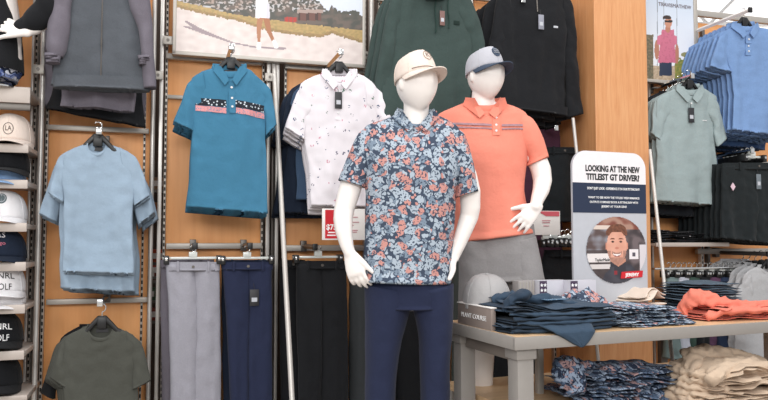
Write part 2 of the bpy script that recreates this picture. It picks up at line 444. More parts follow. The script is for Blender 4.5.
# leaning poles
def pole(px0, py0, off0, px1, py1, off1, r, label):
    p0 = WALL.off(off0).hit(px0, py0); p1 = WALL.off(off1).hit(px1, py1)
    d = (p1-p0); t = -p0.z/d.z; q = p0+d*t
    base = Vector((q.x, q.y, 0))
    top = p0-d*.0
    tt = empty('leaning_pole', base, label, 'pole')
    bm = NB(); tube(bm, [Vector((0, 0, .01)), (top-base)], r, 14); mesh('shaft', bm, plain('pole_metal', 'c9c4be', .4, .3), tt)
    bm = NB(); tube(bm, [(0, 0, 0), (0, 0, .03)], r*1.5, 14); mesh('end_cap', bm, M_BLKP, tt)
pole(273.5, 58, .06, 292, 400, .62, .0125, 'slim metal pole leaning against the wall between navy and black trousers')
pole(650, 150, .47, 668, 320, .9, .009, 'slim metal pole leaning against the oak column, right side')
pole(573, 118, .44, 580.5, 190, .47, .009, 'thin dark metal pole leaning beside the black pullover hem')

upright(660, .05, M_DARKM, 'dark metal post seen under the table right of the oak column foot', .25, top=.72)
# ------------------------------------------------------------------ posters
def poster(name, fr, pl, corners, label, fn, nx, ny, bottom_px, z_top, w, fw=.02):
    pass
def fline(pts, x):
    if x <= pts[0][0]: return pts[0][1]
    for a, b in zip(pts, pts[1:]):
        if x <= b[0]: return a[1]+(b[1]-a[1])*(x-a[0])/(b[0]-a[0])
    return pts[-1][1]
pl = WALL.off(.11); a = pl.hit(176, 51); b = pl.hit(362, 65); w = (b-a).dot(WALL.u); hgt = .62
t = empty('golf_poster', (a.x, a.y, a.z), 'wide framed poster of a golfer walking across a pale sand bunker', 'poster', rz=WALL.a)
fr = Frame(pl, 176, 51)
M2P = []
def golf(u, v):
    # picture coordinates of this point on the sheet
    P = a+WALL.u*(u*w)+Vector((0, 0, v*hgt)); d = P-Vector((0, 0, H))
    yy = d.y*cp+d.z*sp; px = 384+F*d.x/yy; py = 200-F*(d.z*cp-d.y*sp)/yy
    nzv = noise.noise(Vector((px*.35, py*.5, 1))); nz2 = noise.noise(Vector((px*.12, py*.2, 4)))
    g_top = fline([(176, 1), (200, 6), (230, 14), (262, 19), (300, 24), (365, 31)], px)+nzv*1.2
    s_top = fline([(176, 8), (210, 16), (240, 22), (262, 30), (290, 35), (320, 38), (332, 34), (365, 45)], px)+nzv*1.5
    def seg(x0, y0, x1, y1, r0, r1):
        dx, dy = x1-x0, y1-y0; tt = ((px-x0)*dx+(py-y0)*dy)/(dx*dx+dy*dy); tt = min(max(tt, 0), 1)
        return math.hypot(px-x0-dx*tt, py-y0-dy*tt) < r0+(r1-r0)*tt
    if seg(259, 44, 258.5, 47.5, 2, 2.4) or seg(274, 42, 276, 47, 2, 2.2): return 'f0ece8'
    if 255.5-(py-10)*.02 < px < 269.5 and 4 < py < 18.5: return 'eceaee' if px < 266 else 'd4d2da'
    if 256 < px < 268 and -14 < py <= 4: return 'e9e6ea'
    if math.hypot(px-262, py+19) < 5: return 'a8744e'
    if seg(260, 18, 258.5, 32, 3.0, 2.2) or seg(258.5, 32, 259, 45, 2.0, 1.3): return 'b07a5a'
    if seg(266, 18, 269, 32, 3.2, 2.3) or seg(269, 32, 274, 43, 2.1, 1.3): return 'a8704f'
    if py > s_top:
        for (x0, y0, x1, y1, r0, r1) in [(186, 22, 200, 31, 1, 2.2), (184, 27, 200, 31, .6, 2), (200, 31, 213, 36, 2.2, 1.5), (213, 36, 232, 43, 1.4, .7), (232, 43, 257, 48, .7, .8), (260, 48, 285, 49, .8, 1)]:
            if seg(x0, y0, x1, y1, r0, r1): return '9c8c90'
        return hexmix('e6dad5', 'd6c8c3', .5+nz2*.8+nzv*.15)
    if py > g_top: return hexmix('a8885c', '80704c', .4+nzv*.7) if py > s_top-3 else hexmix('c0a06a', 'a08c5c', .5+nzv*.7)
    sky = hexmix('dfe3ec', 'cfd8e8', .5)
    if 297 < px < 323 and 10 < py < 13.5: return 'a8948c'
    if 298 < px < 321 and 13.5 <= py < 21: return '6e4c44' if (int(px/3) % 3) else '4c3834'
    if 284 < px < 297 and 17.5 < py < 22.5: return 'b23c34' if int(px) % 4 else '8a5048'
    tree_top = fline([(176, -3), (190, -2), (215, -6), (235, -12), (290, -14), (312, 0), (322, 5), (328, 12), (331, 6), (337, 12), (350, 14), (355, 12), (365, 17)], px)+nz2*5+nzv*3
    if py > tree_top:
        if nzv > .12 and py < 12 and px < 325: return hexmix('c0c2c6', 'a89488', nz2+.5)
        return hexmix('50504a', '6c6058', .5+nz2*1.5+nzv*.4)
    return sky
art('poster_print', w, hgt, 400, 132, golf, t, -.008)
bm = NB(); box(bm, 0, w, -.006, .02, 0, hgt); mesh('backing_board', bm, M_ALU, t, smooth=False)
for x0, x1, z0, z1 in ((-.018, 0, -.018, hgt), (w, w+.018, -.018, hgt), (-.018, w+.018, -.02, 0), (-.018, w+.018, hgt, hgt+.02)):
    bm = NB(); box(bm, x0, x1, -.012, .03, z0, z1, .002); mesh('frame_bar', bm, M_ALU, t)
# poster right of the column
pl2 = WALL.off(.16); a2 = pl2.hit(646, 79); b2 = pl2.hit(694, 79); w2 = (b2-a2).dot(WALL.u); h2 = .62
t = empty('portrait_poster', a2, 'tall framed poster of a man in a pink polo and sunglasses outdoors', 'poster', rz=WALL.a)
def man(u, v):
    P = a2+WALL.u*(u*w2)+Vector((0, 0, v*h2)); d = P-Vector((0, 0, H))
    yy = d.y*cp+d.z*sp; px = 384+F*d.x/yy; py = 200-F*(d.z*cp-d.y*sp)/yy
    nv = noise.noise(Vector((px*.5, py*.5, 2)))
    def el(x, y, rx, ry): return ((px-x)/rx)**2+((py-y)/ry)**2 < 1
    if el(666.2, 18.5, 4.3, 3.0) and py < 19.5: return '3a2c28'
    if 664 < px < 671.5 and 20.6 < py < 22.8: return '2c2424'
    if el(667.5, 23, 3.6, 5.2): return 'c48c74'
    if el(667, 29, 2.6, 4): return 'b67c66'
    if 661-(py-30)*.12 < px < 673+(py-30)*.06 and 30 < py < 63: return 'c87088' if nv < .2 else 'be6880'
    if 656.5 < px < 676 and 33+abs(px-666)*.35 < py < 45: return 'cc748c'
    if el(656, 50, 2.4, 10) or el(676, 54, 2, 10): return 'b47c66'
    if 658.5 < px < 671 and 62 < py < 76: return '343c50'
    if px < 652.5 and 35 < py: return hexmix('5a5a48', '8a7a62', nv+.5)
    if px > 674 and py > 64-4*math.sin((px-674)/6)+nv*3: return hexmix('6d7a3c', '9a8f4c', nv+.5)
    if el(686, 55, 6, 2.6) or (px > 676 and py > 58 and nv > 0): return '8c8a60'
    if py > 66: return hexmix('c8b49c', 'a8947c', nv+.5)
    if abs(px-656.5) < .35 or abs(px-676) < .3 or abs(px-663) < .25: return '8a9098'
    return hexmix('c6d2e2', 'e8eaf0', (py)/60)
art('poster_print', w2, h2, 110, 150, man, t, -.008)
bm = NB(); box(bm, 0, w2, -.006, .02, 0, h2); mesh('backing_board', bm, M_ALU, t, smooth=False)
for x0, x1, z0, z1 in ((-.014, 0, -.014, h2), (w2, w2+.03, -.014, h2), (-.014, w2+.03, -.02, 0), (-.014, w2+.03, h2, h2+.02)):
    bm = NB(); box(bm, x0, x1, -.014, .03, z0, z1, .002); mesh('frame_bar', bm, M_ALU, t)
fz = Frame(pl2, 646, 79); lx, lz = fz.l(674, 8)
text('poster_heading', 'TRAVISMATHEW', .034, plain('heading_ink', '6a5a60', .6), t, lx, -.0095, lz, width=.25)

# ------------------------------------------------------------------ garments
def nl(fr, x, y): return fr.l(x, y)
def neckring(bm, ring, rad, seg=8, drop=0):
    pts = [v.co+Vector((0, 0, -drop)) for v in ring]; n = len(pts); c = sum(pts, Vector())/n
    rr = []
    for i, p in enumerate(pts):
        o = Vector((p.x-c.x, (p.y-c.y), 0))
        o = o.normalized() if o.length > 1e-6 else Vector((1, 0, 0))
        rr.append([bm.verts.new(p+o*math.cos(2*PI*k/seg)*rad[0]+Vector((0, 0, 1))*math.sin(2*PI*k/seg)*rad[1]) for k in range(seg)])
    for i in range(n):
        a_, b_ = rr[i], rr[(i+1) % n]
        for k in range(seg): bm.faces.new((a_[k], a_[(k+1) % seg], b_[(k+1) % seg], b_[k]))
def shirt(fr, name, label, mat, torso, sleeves, group=None, kind='polo', seed=0, collar=None, fold=.012, cat='shirt', T=.03, dip=.05, tagpos=None,
          buttons=3, collarmat=None, sup=.75, n=44, parent=None, sfold=None, plk=None, openneck=True, cuff=None, wr=.004, hw=None, tip=None, y0=0, fgrow=(.35, 1.0)):
    """torso rows (xl,yl,xr,yr,T) in picture points; sleeves: list of row lists (xo,yo,xi,yi,T)"""
    t = parent or fthing(name, fr, label, cat, group)
    TF = .62 if sup < .9 else 1.0
    if sup < .9: fold *= 1.6; wr *= 1.7
    def cv(rows):
        return [(*fr.l(r[0], r[1]), *fr.l(r[2], r[3]), (r[4] if len(r) > 4 else T)*TF, y0) for r in rows]
    bm = NB(); rows = cv(torso)
    rings = cloth(bm, rows, n=n, m=64, fold=fold, seed=seed, sup=sup, captop=False, wr=wr, fgrow=fgrow)
    m_ = 64
    for i, ring in enumerate(rings):
        v = i/(n-1); g = max(0, 1-v/.3)**1.3
        if g <= 0: break
        wid = rows[0][2]-rows[0][0]; cx_ = (rows[0][2]+rows[0][0])/2
        for k, vv in enumerate(ring):
            s = math.sin(2*PI*k/m_)
            if s > 0:
                loc = math.exp(-((vv.co.x-cx_)/(wid*.62))**4)
                vv.co.z -= dip*g*(s**.6)*loc
                vv.co.y -= .006*g*s*loc
    ringco = [v.co.copy() for v in rings[0]]
    class V: pass
    rl = []
    for c in ringco:
        q = V(); q.co = c; rl.append(q)
    # front surface lookup before the mesh is freed
    front = [(v.co.x, v.co.z, v.co.y) for r in rings for k, v in enumerate(r) if math.sin(2*PI*k/m_) > -.01]
    def fy(x, z):
        return min(front, key=lambda q: (q[0]-x)**2+(q[1]-z)**2)[2]
    body = mesh('body' if kind != 'vest' else 'body', bm, mat, t, smooth='all')
    for j, sl in enumerate(sleeves):
        bm = NB()
        sr = cloth(bm, cv(sl), n=26 if len(sl) < 5 else 44, m=36, fold=(sfold or fold*.7), seed=seed+11+j, sup=.85, fx=12, fz=5, wr=wr)
        s_ = mesh('sleeve', bm, mat, t, smooth='all')
        if cuff:
            bm = NB(); rr = cv(sl)[-2:]; A, B = rr
            q = [B[i]+(A[i]-B[i])*.16 for i in range(6)]; B2 = [B[i]-(A[i]-B[i])*.02 for i in range(6)]
            q[4] += .004; B2[4] = B[4]+.004
            cloth(bm, [tuple(q), tuple(B2)], n=6, m=36, fold=0.0, seed=seed, sup=.85, wr=.001)
            mesh('cuff', bm, cuff, s_, smooth='all')
    cm = collarmat or mat
    if kind in ('tee',):
        bm = NB(); neckring(bm, rl, (.003, .009)); mesh('neck_rib', bm, cm, t, smooth='all')
    if kind in ('polo', 'zip'):
        bm = NB(); neckring(bm, rl, (.004, .017), drop=-.006); mesh('collar_band', bm, cm, t, smooth='all')
    if kind == 'polo':
        cx, yt, hwp, drp = collar
        for s in (-1, 1):
            bm = NB()
            pts = [(cx+s*hwp*.98, yt-1), (cx+s*(hwp*1.12), yt+drp*.3), (cx+s*hwp*.62, yt+drp*.8), (cx+s*hwp*.38, yt+drp*1.05), (cx+s*hwp*.1, yt+drp*.78), (cx+s*hwp*.35, yt+drp*.42), (cx+s*hwp*.62, yt+drp*.1)]
            pl_ = [fr.l(*p) for p in pts]
            ys = []
            for q, (x, z) in enumerate(pl_):
                ys.append(fy(x, z)-.010-(.006 if q in (2, 3, 4) else 0))
            ya = min(ys[1:]); ys[0] = (ya+2*y0)/3 if tip is None else ys[0]; ys[6] = ya+.008
            A = [bm.verts.new((x, y, z)) for (x, z), y in zip(pl_, ys)]; B = [bm.verts.new((x, y+.007, z)) for (x, z), y in zip(pl_, ys)]
            c1 = bm.verts.new((sum(p[0] for p in pl_)/7, sum(ys)/7-.004, sum(p[1] for p in pl_)/7))
            c2 = bm.verts.new(c1.co+Vector((0, .007, 0)))
            for i in range(7):
                jn = (i+1) % 7
                bm.faces.new((A[i], A[jn], c1)); bm.faces.new((B[jn], B[i], c2)); bm.faces.new((A[i], B[i], B[jn], A[jn]))
            mesh('collar', bm, cm, t)
        if plk:
            x0, y0_, x1, y1_ , pw = plk
            bm = NB(); nseg = 14
            L_ = []
            for i in range(nseg+1):
                f = i/nseg; px = x0+(x1-x0)*f; py = y0_+(y1_-y0_)*f
                xa, z = fr.l(px-pw/2, py); xb, _ = fr.l(px+pw/2, py)
                L_.append((xa, xb, z, fy((xa+xb)/2, z)-.004))
            va = [[bm.verts.new((x, yy, z)) for x, yy in ((xa, y_), (xb, y_), (xb, y_+.006), (xa, y_+.006))] for xa, xb, z, y_ in L_]
            for p_, q_ in zip(va, va[1:]):
                for k in range(4): bm.faces.new((p_[k], p_[(k+1) % 4], q_[(k+1) % 4], q_[k]))
            bm.faces.new(va[0]); bm.faces.new(va[-1][::-1])
            pk = mesh('placket', bm, mat, t)
            for b_ in range(buttons):
                f = (b_+.5)/buttons; i = min(nseg, int(f*nseg)); xa, xb, z, y_ = L_[i]
                bm = NB(); tube(bm, [((xa+xb)/2+Vector((0, 0, 0)).x, y_-.004, z), ((xa+xb)/2, y_+.001, z)], .0055, 12)
                mesh('button', bm, M_TAGW, pk)
    if tagpos:
        hangtag(t, fr, tagpos, fy)
    t['_'] = 0; del t['_']
    return t, fy
def hangtag(t, fr, tp, fy):
    x, y, w, h, mt = tp
    xa, z1 = fr.l(x-w/2, y-h/2); xb, z0 = fr.l(x+w/2, y+h/2)
    yy = min(fy((xa+xb)/2, z1), fy((xa+xb)/2, z0))-.008
    bm = NB(); box(bm, xa, xb, yy-.003, yy, z0, z1, .001); g = mesh('hang_tag', bm, mt, t)
    bm = NB(); box(bm, xa+(xb-xa)*.2, xb-(xb-xa)*.2, yy-.0045, yy-.003, z0+(z1-z0)*.25, z0+(z1-z0)*.5); mesh('tag_print', bm, M_GREYP if mt is not M_TAGW else M_TAG, g)
    bm = NB(); tube(bm, [((xa+xb)/2, yy, z1), ((xa+xb)/2-.004, yy+.004, z1+.03)], .0012, 6); mesh('tag_string', bm, M_TAG, g)
def hanger(px, py, off, label, group=None, hw=.13, hook=.075, dy=0.0, neckz=0.0):
    """shirt hanger; (px,py) is the crook of the neck"""
    fr = Frame(WALL.off(off), px, py)
    t = fthing('clothes_hanger', fr, label, 'hanger', group)
    bm = NB()
    tube(bm, [(-hw, dy, -.075), (-hw*.5, dy, -.045), (-.035, dy, -.01), (-.012, dy, .012), (.012, dy, .012), (.035, dy, -.01), (hw*.5, dy, -.045), (hw, dy, -.075)], [(.006, .008)]+[(.008, .011)]*2+[(.01, .014)]*2+[(.008, .011)]*2+[(.006, .008)], 8)
    mesh('shoulder_bar', bm, M_BLKP, t)
    bm = NB(); box(bm, -.02, .02, dy-.012, dy+.008, -.035, .018, .004); mesh('size_clip', bm, M_BLKP, t)
    bm = NB(); pts = [(0, dy, .01), (0, dy, hook*.45)]
    for k in range(9):
        a_ = -PI*.5+PI*1.35*k/8; pts.append((.016*math.cos(a_), dy, hook-.018+.016*math.sin(a_)+.001*k))
    tube(bm, pts, .0028, 8); mesh('hook', bm, M_CHROME, t)
    return t
def faceout(px, py, off, label, mat=None, w=.013, group='garment rails on the wall', plate=True, h=.022, slope=0):
    fr = Frame(WALL.off(off), px, py)
    t = fthing('garment_rail', fr, label, 'garment rail', group)
    bm = NB(); tube(bm, [(0, 0, 0), (0, off-.02, slope)], (w, h*.55), 4, updir=Vector((1, 0, 0))); mesh('bar', bm, mat or M_CHROME, t)
    bm = NB(); box(bm, -.013, .013, -.008, .004, -.016, .016, .003); mesh('end_plate', bm, M_CHROME if not mat else M_BLKP, t)
    bm = NB(); box(bm, -.016, .016, off-.055, off-.05+.03, slope-.03, slope+.03, .002); mesh('wall_bracket', bm, M_DARKM, t)
    return t
def behind(t, k, label, group, step=.04, dx=.006, dz=.004, bias=(0, 0), seed=0, keep=True):
    rr = random.Random(seed+5)
    for i in range(k):
        c = copytree(t); s = (i+1)*step
        n = Vector((-math.sin(WALL.a), math.cos(WALL.a), 0))
        c.location = Vector(t.location)+n*s+WALL.u*(bias[0]*(i+1)+rr.uniform(-dx, dx))+Vector((0, 0, bias[1]*(i+1)+rr.uniform(-dz, dz)))
        c.rotation_euler = (0, 0, t.rotation_euler[2]+rr.uniform(-.03, .03))
        c['label'] = label; c['group'] = group; t['group'] = t.get('group') or group
        # hidden pieces that cannot show from behind the first garment
        for ch in list(c.children):
            if ch.name.split('.')[0] in ('hang_tag', 'placket', 'chest_stripe', 'chest_logo', 'neck_label', 'zip', 'drawstring'):
                for g in list(ch.children): bpy.data.objects.remove(g)
                bpy.data.objects.remove(ch)
def stdrows(ncx, nw, ytop, xl, xr, ysh, yarm, xlh, xrh, ylh, yrh, T, bul=0):
    """neck centre, half neck width, top, shoulder tips, armpit height, hem corners"""
    ms = (ytop+ysh)/2
    return [(ncx-nw, ytop, ncx+nw, ytop, T*.75), ((ncx-nw)*.55+xl*.45, ytop+(ysh-ytop)*.33, (ncx+nw)*.55+xr*.45, ytop+(ysh-ytop)*.33, T*.8),
            (xl+2.5, ysh-2, xr-2.5, ysh-2, T*.9), (xl, yarm*.6+ysh*.4, xr, yarm*.6+ysh*.4, T), (xl*.8+xlh*.2+1, yarm+8, xr*.8+xrh*.2-1, yarm+8, T),
            (xl*.4+xlh*.6-bul, (yarm+ylh)/2, xr*.4+xrh*.6+bul, (yarm+yrh)/2, T), (xlh, ylh, xrh, yrh, T*1.05)]
# colours
C_TEE = fabric('93a6b8'); C_OLIVE = fabric('4c4d47', heather=.04); C_TEAL = fabric('417896'); C_NAVY = fabric('2a3346'); C_BLACK = fabric('1c1d20')
C_GREEN = fabric('3d4b48', heather=.05); C_CHAR = fabric('54585e', heather=.06); C_MAUVE = fabric('6c6770', heather=.06); C_GREYP = fabric('97969f', heather=.05)
C_NAVYP = fabric('262c44'); C_SAGE = fabric('95a3a4', heather=.03); C_BLUE = fabric('7593bf', heather=.05); C_DKNAVY = fabric('212a3a')

# --- light blue T-shirts
fr = Frame(WALL.off(.36), 97, 150)
tee, fy = shirt(fr, 't_shirt', 'light blue crew-neck T-shirt hanging at the front of its stack on the left', C_TEE,
    stdrows(97, 10, 143, 62, 134, 156, 195, 64, 133, 272, 274, .028), [
    [(76, 147, 72, 175, .02), (60, 157, 66, 185, .026), (54, 175, 64, 194, .026), (48, 193, 63, 203, .024)],
    [(119, 147, 124, 175, .02), (136, 157, 130, 185, .026), (144, 175, 132, 197, .026), (150, 196, 134, 206, .024)]], kind='tee', seed=1, fold=.013, dip=.055)
t2 = NB(); x, z = fr.l(97.5, 148); box(t2, x-.022, x+.022, .012, .014, z-.012, z+.006); mesh('neck_label', t2, M_TAG, tee)
behind(tee, 1, 'light blue T-shirt hanging behind the front one of the left stack', 'light blue T-shirts stacked behind the first', .033, .012, .005, (-.006, -.014), 1)
fr = Frame(WALL.off(.29), 97, 150)
teeb, fyb = shirt(fr, 't_shirt', 'wide-sleeved light blue T-shirt second in its stack, showing at both sides', C_TEE,
    stdrows(95, 10, 147, 58, 133, 160, 200, 61, 135, 288, 292, .024), [
    [(74, 152, 70, 180, .02), (56, 163, 62, 192, .024), (48, 185, 60, 208, .026), (40, 214, 57, 222, .026)],
    [(116, 152, 124, 180, .02), (137, 163, 132, 190, .024), (147, 185, 134, 208, .026), (155, 213, 137, 226, .026)]], kind='tee', seed=41, fold=.018, dip=.045)
behind(teeb, 4, 'light blue T-shirt deep in the left stack behind the wide-sleeved one', 'light blue T-shirts deep in the left stack', .036, .014, .006, (.002, -.006), 6)
hanger(98, 139, .36, 'black hanger inside the front light blue T-shirt', 'black shirt hangers')
faceout(99, 131, .42, 'chrome garment rail carrying the light blue T-shirts')
# --- olive T-shirts
fr = Frame(WALL.off(.36), 102, 332)
tee2, fy = shirt(fr, 't_shirt', 'dark olive grey crew-neck T-shirt hanging below the light blue ones', C_OLIVE,
    stdrows(101, 13, 326, 63, 139, 340, 385, 64, 140, 465, 466, .028), [
    [(78, 330, 74, 358, .02), (62, 342, 68, 365, .026), (55, 362, 70, 378, .026), (50, 378, 72, 390, .025)],
    [(126, 330, 128, 358, .02), (140, 342, 134, 365, .026), (147, 362, 133, 378, .026), (151, 380, 133, 389, .025)]], kind='tee', seed=2, fold=.012, dip=.06)
t2 = NB(); x, z = fr.l(102, 330); box(t2, x-.026, x+.026, .012, .014, z-.012, z+.004); mesh('neck_label', t2, M_TAG, tee2)
behind(tee2, 5, 'dark olive T-shirt hanging behind the front olive one', 'olive T-shirts stacked behind the first', .036, .010, .005, (-.010, -.010), 2)
fr = Frame(WALL.off(.16), 90, 345)
ob, fyb = shirt(fr, 't_shirt', 'black T-shirt behind the olive ones, its shoulder showing on the left', C_BLACK,
    stdrows(92, 12, 326, 58, 128, 342, 380, 58, 130, 465, 466, .024), [
    [(74, 331, 70, 356, .02), (56, 345, 62, 370, .024), (48, 370, 58, 385, .026), (40, 392, 56, 398, .026)]], kind='tee', seed=43, fold=.015, dip=.05)
hanger(102, 321, .36, 'black hanger inside the front olive T-shirt', 'black shirt hangers')
faceout(100, 303, .42, 'chrome garment rail carrying the olive T-shirts')
# --- grey jacket, top left
fr = Frame(WALL.off(.42), 98, 40)
jk, fy = shirt(fr, 'jacket', 'charcoal grey zip jacket with mauve sleeves, top of the left bay', C_CHAR,
    [(78, -52, 120, -52, .03), (62, -45, 138, -45, .035), (58, -30, 143, -30, .04), (60, 10, 146, 10, .045), (55, 45, 147, 45, .045), (52, 85, 150, 91, .045)], [], kind='vest', seed=3, fold=.012, dip=.03)
for s, rows in enumerate(([(66, -46, 76, -20, .03), (58, -30, 72, 10, .04), (50, 20, 71, 30, .042), (47, 48, 68, 52, .036), (50, 57, 64, 60, .024)],
                     [(132, -46, 124, -20, .03), (146, -20, 130, 10, .04), (152, 20, 138, 30, .04), (154, 52, 141, 55, .036), (156, 90, 144, 90, .03)])):
    bm = NB(); cloth(bm, [(*fr.l(r[0], r[1]), *fr.l(r[2], r[3]), r[4], -.025) for r in rows], n=40, m=36, fold=.012, seed=30+s, sup=.85, fx=14, fz=6)
    sl = mesh('sleeve', bm, C_MAUVE, jk, smooth='all'); sl['label'] = 'mauve grey sleeve'
x, z0 = fr.l(101, 90); _, z1 = fr.l(101, -45)
bm = NB(); tube(bm, [(x, fy(x, z0+(z1-z0)*i/12)-.002, z0+(z1-z0)*i/12) for i in range(13)], .003, 6); mesh('zip', bm, M_DARKM, jk)
bm = NB(); tube(bm, [(x, fy(x, z0+.2)-.006, z0+.235), (x, fy(x, z0+.2)-.006, z0+.2)], .004, 6); mesh('zip_pull', bm, M_DARKM, jk)
bm = NB(); ring = [(*fr.l(54, 76), *fr.l(148.5, 79), .047), (*fr.l(53, 88), *fr.l(149.5, 92), .047)]
cloth(bm, ring, n=6, m=60, fold=.004, seed=8, captop=False); mesh('hem_band', bm, C_CHAR, jk, smooth='all')
for (x0, y0, x1, y1) in ((46, 56, 64, 62), (138, 58, 152, 64)):
    bm = NB(); r_ = random.Random(x0)
    for i in range(4):
        cloth(bm, [(*fr.l(x0+i, y0+i*2), *fr.l(x1-i, y0+i*2+1), .02, -.05), (*fr.l(x0+1, y0+i*2+4), *fr.l(x1-2, y0+i*2+4), .026, -.05)], n=5, m=16, fold=.01, seed=i+x0, fx=30)
    mesh('bunched_cuff', bm, C_MAUVE, jk, smooth='all')
# shorts under the jacket
def bottoms(fr, name, label, mat, rows_list, waist=None, cat='trousers', group=None, seed=0, T=.022, fold=.009, details=True, tagp=None, y0=0):
    t = fthing(name, fr, label, cat, group)
    pts = []
    for j, rows in enumerate(rows_list):
        bm = NB(); R_ = [(*fr.l(r[0], r[1]), *fr.l(r[2], r[3]), (r[4] if len(r) > 4 else T), (r[5] if len(r) > 5 else y0)) for r in rows]
        rg_ = cloth(bm, R_, n=46, m=48, fold=fold, seed=seed+j*3, sup=.7, fx=13, fz=1.6, wr=.007, fgrow=(.6, 1.8))
        pts += [(v.co.x, v.co.z, v.co.y) for r in rg_ for k, v in enumerate(r) if math.sin(2*PI*k/48) > -.01]
        mesh('leg' if len(rows_list) > 1 else 'legs', bm, mat, t, smooth='all')
    def fy(x, z): return min(pts, key=lambda q: (q[0]-x)**2+(q[1]-z)**2)[2]
    if waist:
        xl, yl, xr, yr, hpx = waist
        bm = NB(); cloth(bm, [(*fr.l(xl, yl), *fr.l(xr, yr), T*1.12, y0), (*fr.l(xl, yl+hpx), *fr.l(xr, yr+hpx), T*1.15, y0)], n=6, m=48, fold=.002, seed=seed, sup=.7, captop=False, wr=.001)
        wb = mesh('waistband', bm, mat, t, smooth='all')
        if details:
            xm = (xl+xr)/2
            for f in (.22, .78):
                x, z = fr.l(xl+(xr-xl)*f, yl+hpx/2); h_ = abs(fr.l(xl, yl)[1]-fr.l(xl, yl+hpx)[1])
                bm = NB(); box(bm, x-.005, x+.005, y0-T*1.15-.006, y0-T*1.15+.004, z-h_*.6, z+h_*.6, .001); mesh('belt_loop', bm, mat, wb)
            x, z = fr.l(xm, yl+hpx/2); bm = NB(); tube(bm, [(x, y0-T*1.15-.004, z), (x, y0-T*1.15+.002, z)], .007, 12); mesh('button', bm, M_DARKM, wb)
    if tagp: hangtag(t, fr, tagp, fy)
    return t, fy
fr = Frame(WALL.off(.3), 98, 98)
bottoms(fr, 'shorts', 'grey shorts hanging just under the charcoal jacket hem', C_MAUVE, [[(60, 60, 136, 62, .03), (62, 92, 136, 95, .03), (60, 106, 134, 113, .03)]], seed=5, cat='shorts', fold=.014)
fr = Frame(WALL.off(.2), 98, 98)
bottoms(fr, 'trousers', 'black trousers folded over behind the grey shorts, top left', C_BLACK, [[(52, 40, 142, 40, .03), (52, 90, 142, 95, .03), (44, 108, 146, 128, .03)]], seed=6, fold=.01)
fr = Frame(WALL.off(.12), 98, 98)
bottoms(fr, 'jacket', 'mauve grey jacket behind the charcoal one, its hem showing left and right', C_MAUVE, [[(48, 0, 150, 0, .03), (44, 60, 148, 60, .03), (43, 106, 145, 116, .03)]], seed=7, cat='jacket', fold=.01)
# --- teal polo
fr = Frame(WALL.off(.36), 230, 75)
MT = fabric('3f86ad')
polo, fy = shirt(fr, 'polo_shirt', 'teal blue polo shirt with dotted black and coral chest stripes', C_TEAL,
    [(214, 68, 246, 68, .022), (204, 71, 252, 71, .024), (191, 79, 263, 84, .027), (189, 100, 266, 104, .03), (193, 128, 265, 134, .03), (190, 170, 267, 174, .03), (187, 207, 267, 214, .032)], [
    [(203, 71, 207, 100, .02), (187, 84, 197, 112, .026), (180, 104, 195, 122, .026), (173, 122, 195, 132, .025)],
    [(252, 72, 254, 100, .02), (269, 88, 264, 112, .026), (274, 106, 265, 124, .026), (277, 125, 265, 136, .025)]],
    kind='polo', seed=4, fold=.011, collar=(230, 66, 15, 20), plk=(231, 84, 232, 114, 6), dip=.045, tagpos=None)
def band(t, fr, fy, name, pts, hpx, mat, lift=.003, nx=40):
    """a printed stripe lying on the front of a shirt"""
    bm = NB(); rows = []
    for i in range(nx+1):
        f = i/nx; px = pts[0][0]+(pts[1][0]-pts[0][0])*f; py = pts[0][1]+(pts[1][1]-pts[0][1])*f
        x, z1 = fr.l(px, py); _, z0 = fr.l(px, py+hpx)
        rows.append([(x, fy(x, z1)-lift, z1), (x, fy(x, (z1+z0)/2)-lift, (z1+z0)/2), (x, fy(x, z0)-lift, z0)])
    vs = [[bm.verts.new(p) for p in r] for r in rows]; vb = [[bm.verts.new((p[0], p[1]+lift*.9, p[2])) for p in r] for r in rows]
    for i in range(nx):
        for k in range(2):
            bm.faces.new((vs[i][k], vs[i+1][k], vs[i+1][k+1], vs[i][k+1])); bm.faces.new((vb[i][k+1], vb[i+1][k+1], vb[i+1][k], vb[i][k]))
    return mesh(name, bm, mat, t, smooth='all')
def dots(name, base, dot, sc_=80, thr=.22):
    m, nt, b = newmat(name); tc = N(nt, 'ShaderNodeTexCoord'); v = N(nt, 'ShaderNodeTexVoronoi', Scale=float(sc_)); nt.links.new(tc.outputs['Object'], v.inputs['Vector'])
    r = ramp(nt, [(0, dot), (thr, base)], 'CONSTANT'); nt.links.new(v.outputs['Distance'], r.inputs[0]); nt.links.new(r.outputs[0], b.inputs['Base Color']); b.inputs['Roughness'].default_value = .9
    return m
D1 = dots('black_dotted', '1d222c', 'c8d2da', 70, .3); D2 = dots('coral_dotted', 'd08f92', '5e8aa6', 110, .3)
for (xa, ya, xb, yb) in ((195, 98, 226, 101), (235, 101, 264, 106)):
    s_ = band(polo, fr, fy, 'chest_stripe', ((xa, ya), (xb, yb)), 7, D1); s_['label'] = 'black stripe with white dots'
    s_ = band(polo, fr, fy, 'chest_stripe', ((xa+.5, ya+7.5), (xb, yb+7.8)), 5.5, D2); s_['label'] = 'coral speckled stripe'
bm = NB(); x, z = fr.l(231, 69); box(bm, x-.03, x+.03, .008, .01, z-.012, z+.006); mesh('neck_label', bm, M_TAG, polo)
behind(polo, 5, 'teal polo shirt hanging behind the striped front one', 'teal polos stacked behind the first', .036, .010, .004, (-.001, -.004), 4)
hanger(231, 62, .36, 'black hanger inside the teal polo', 'black shirt hangers')
faceout(232, 47, .4, 'chrome garment rail above the teal polo')
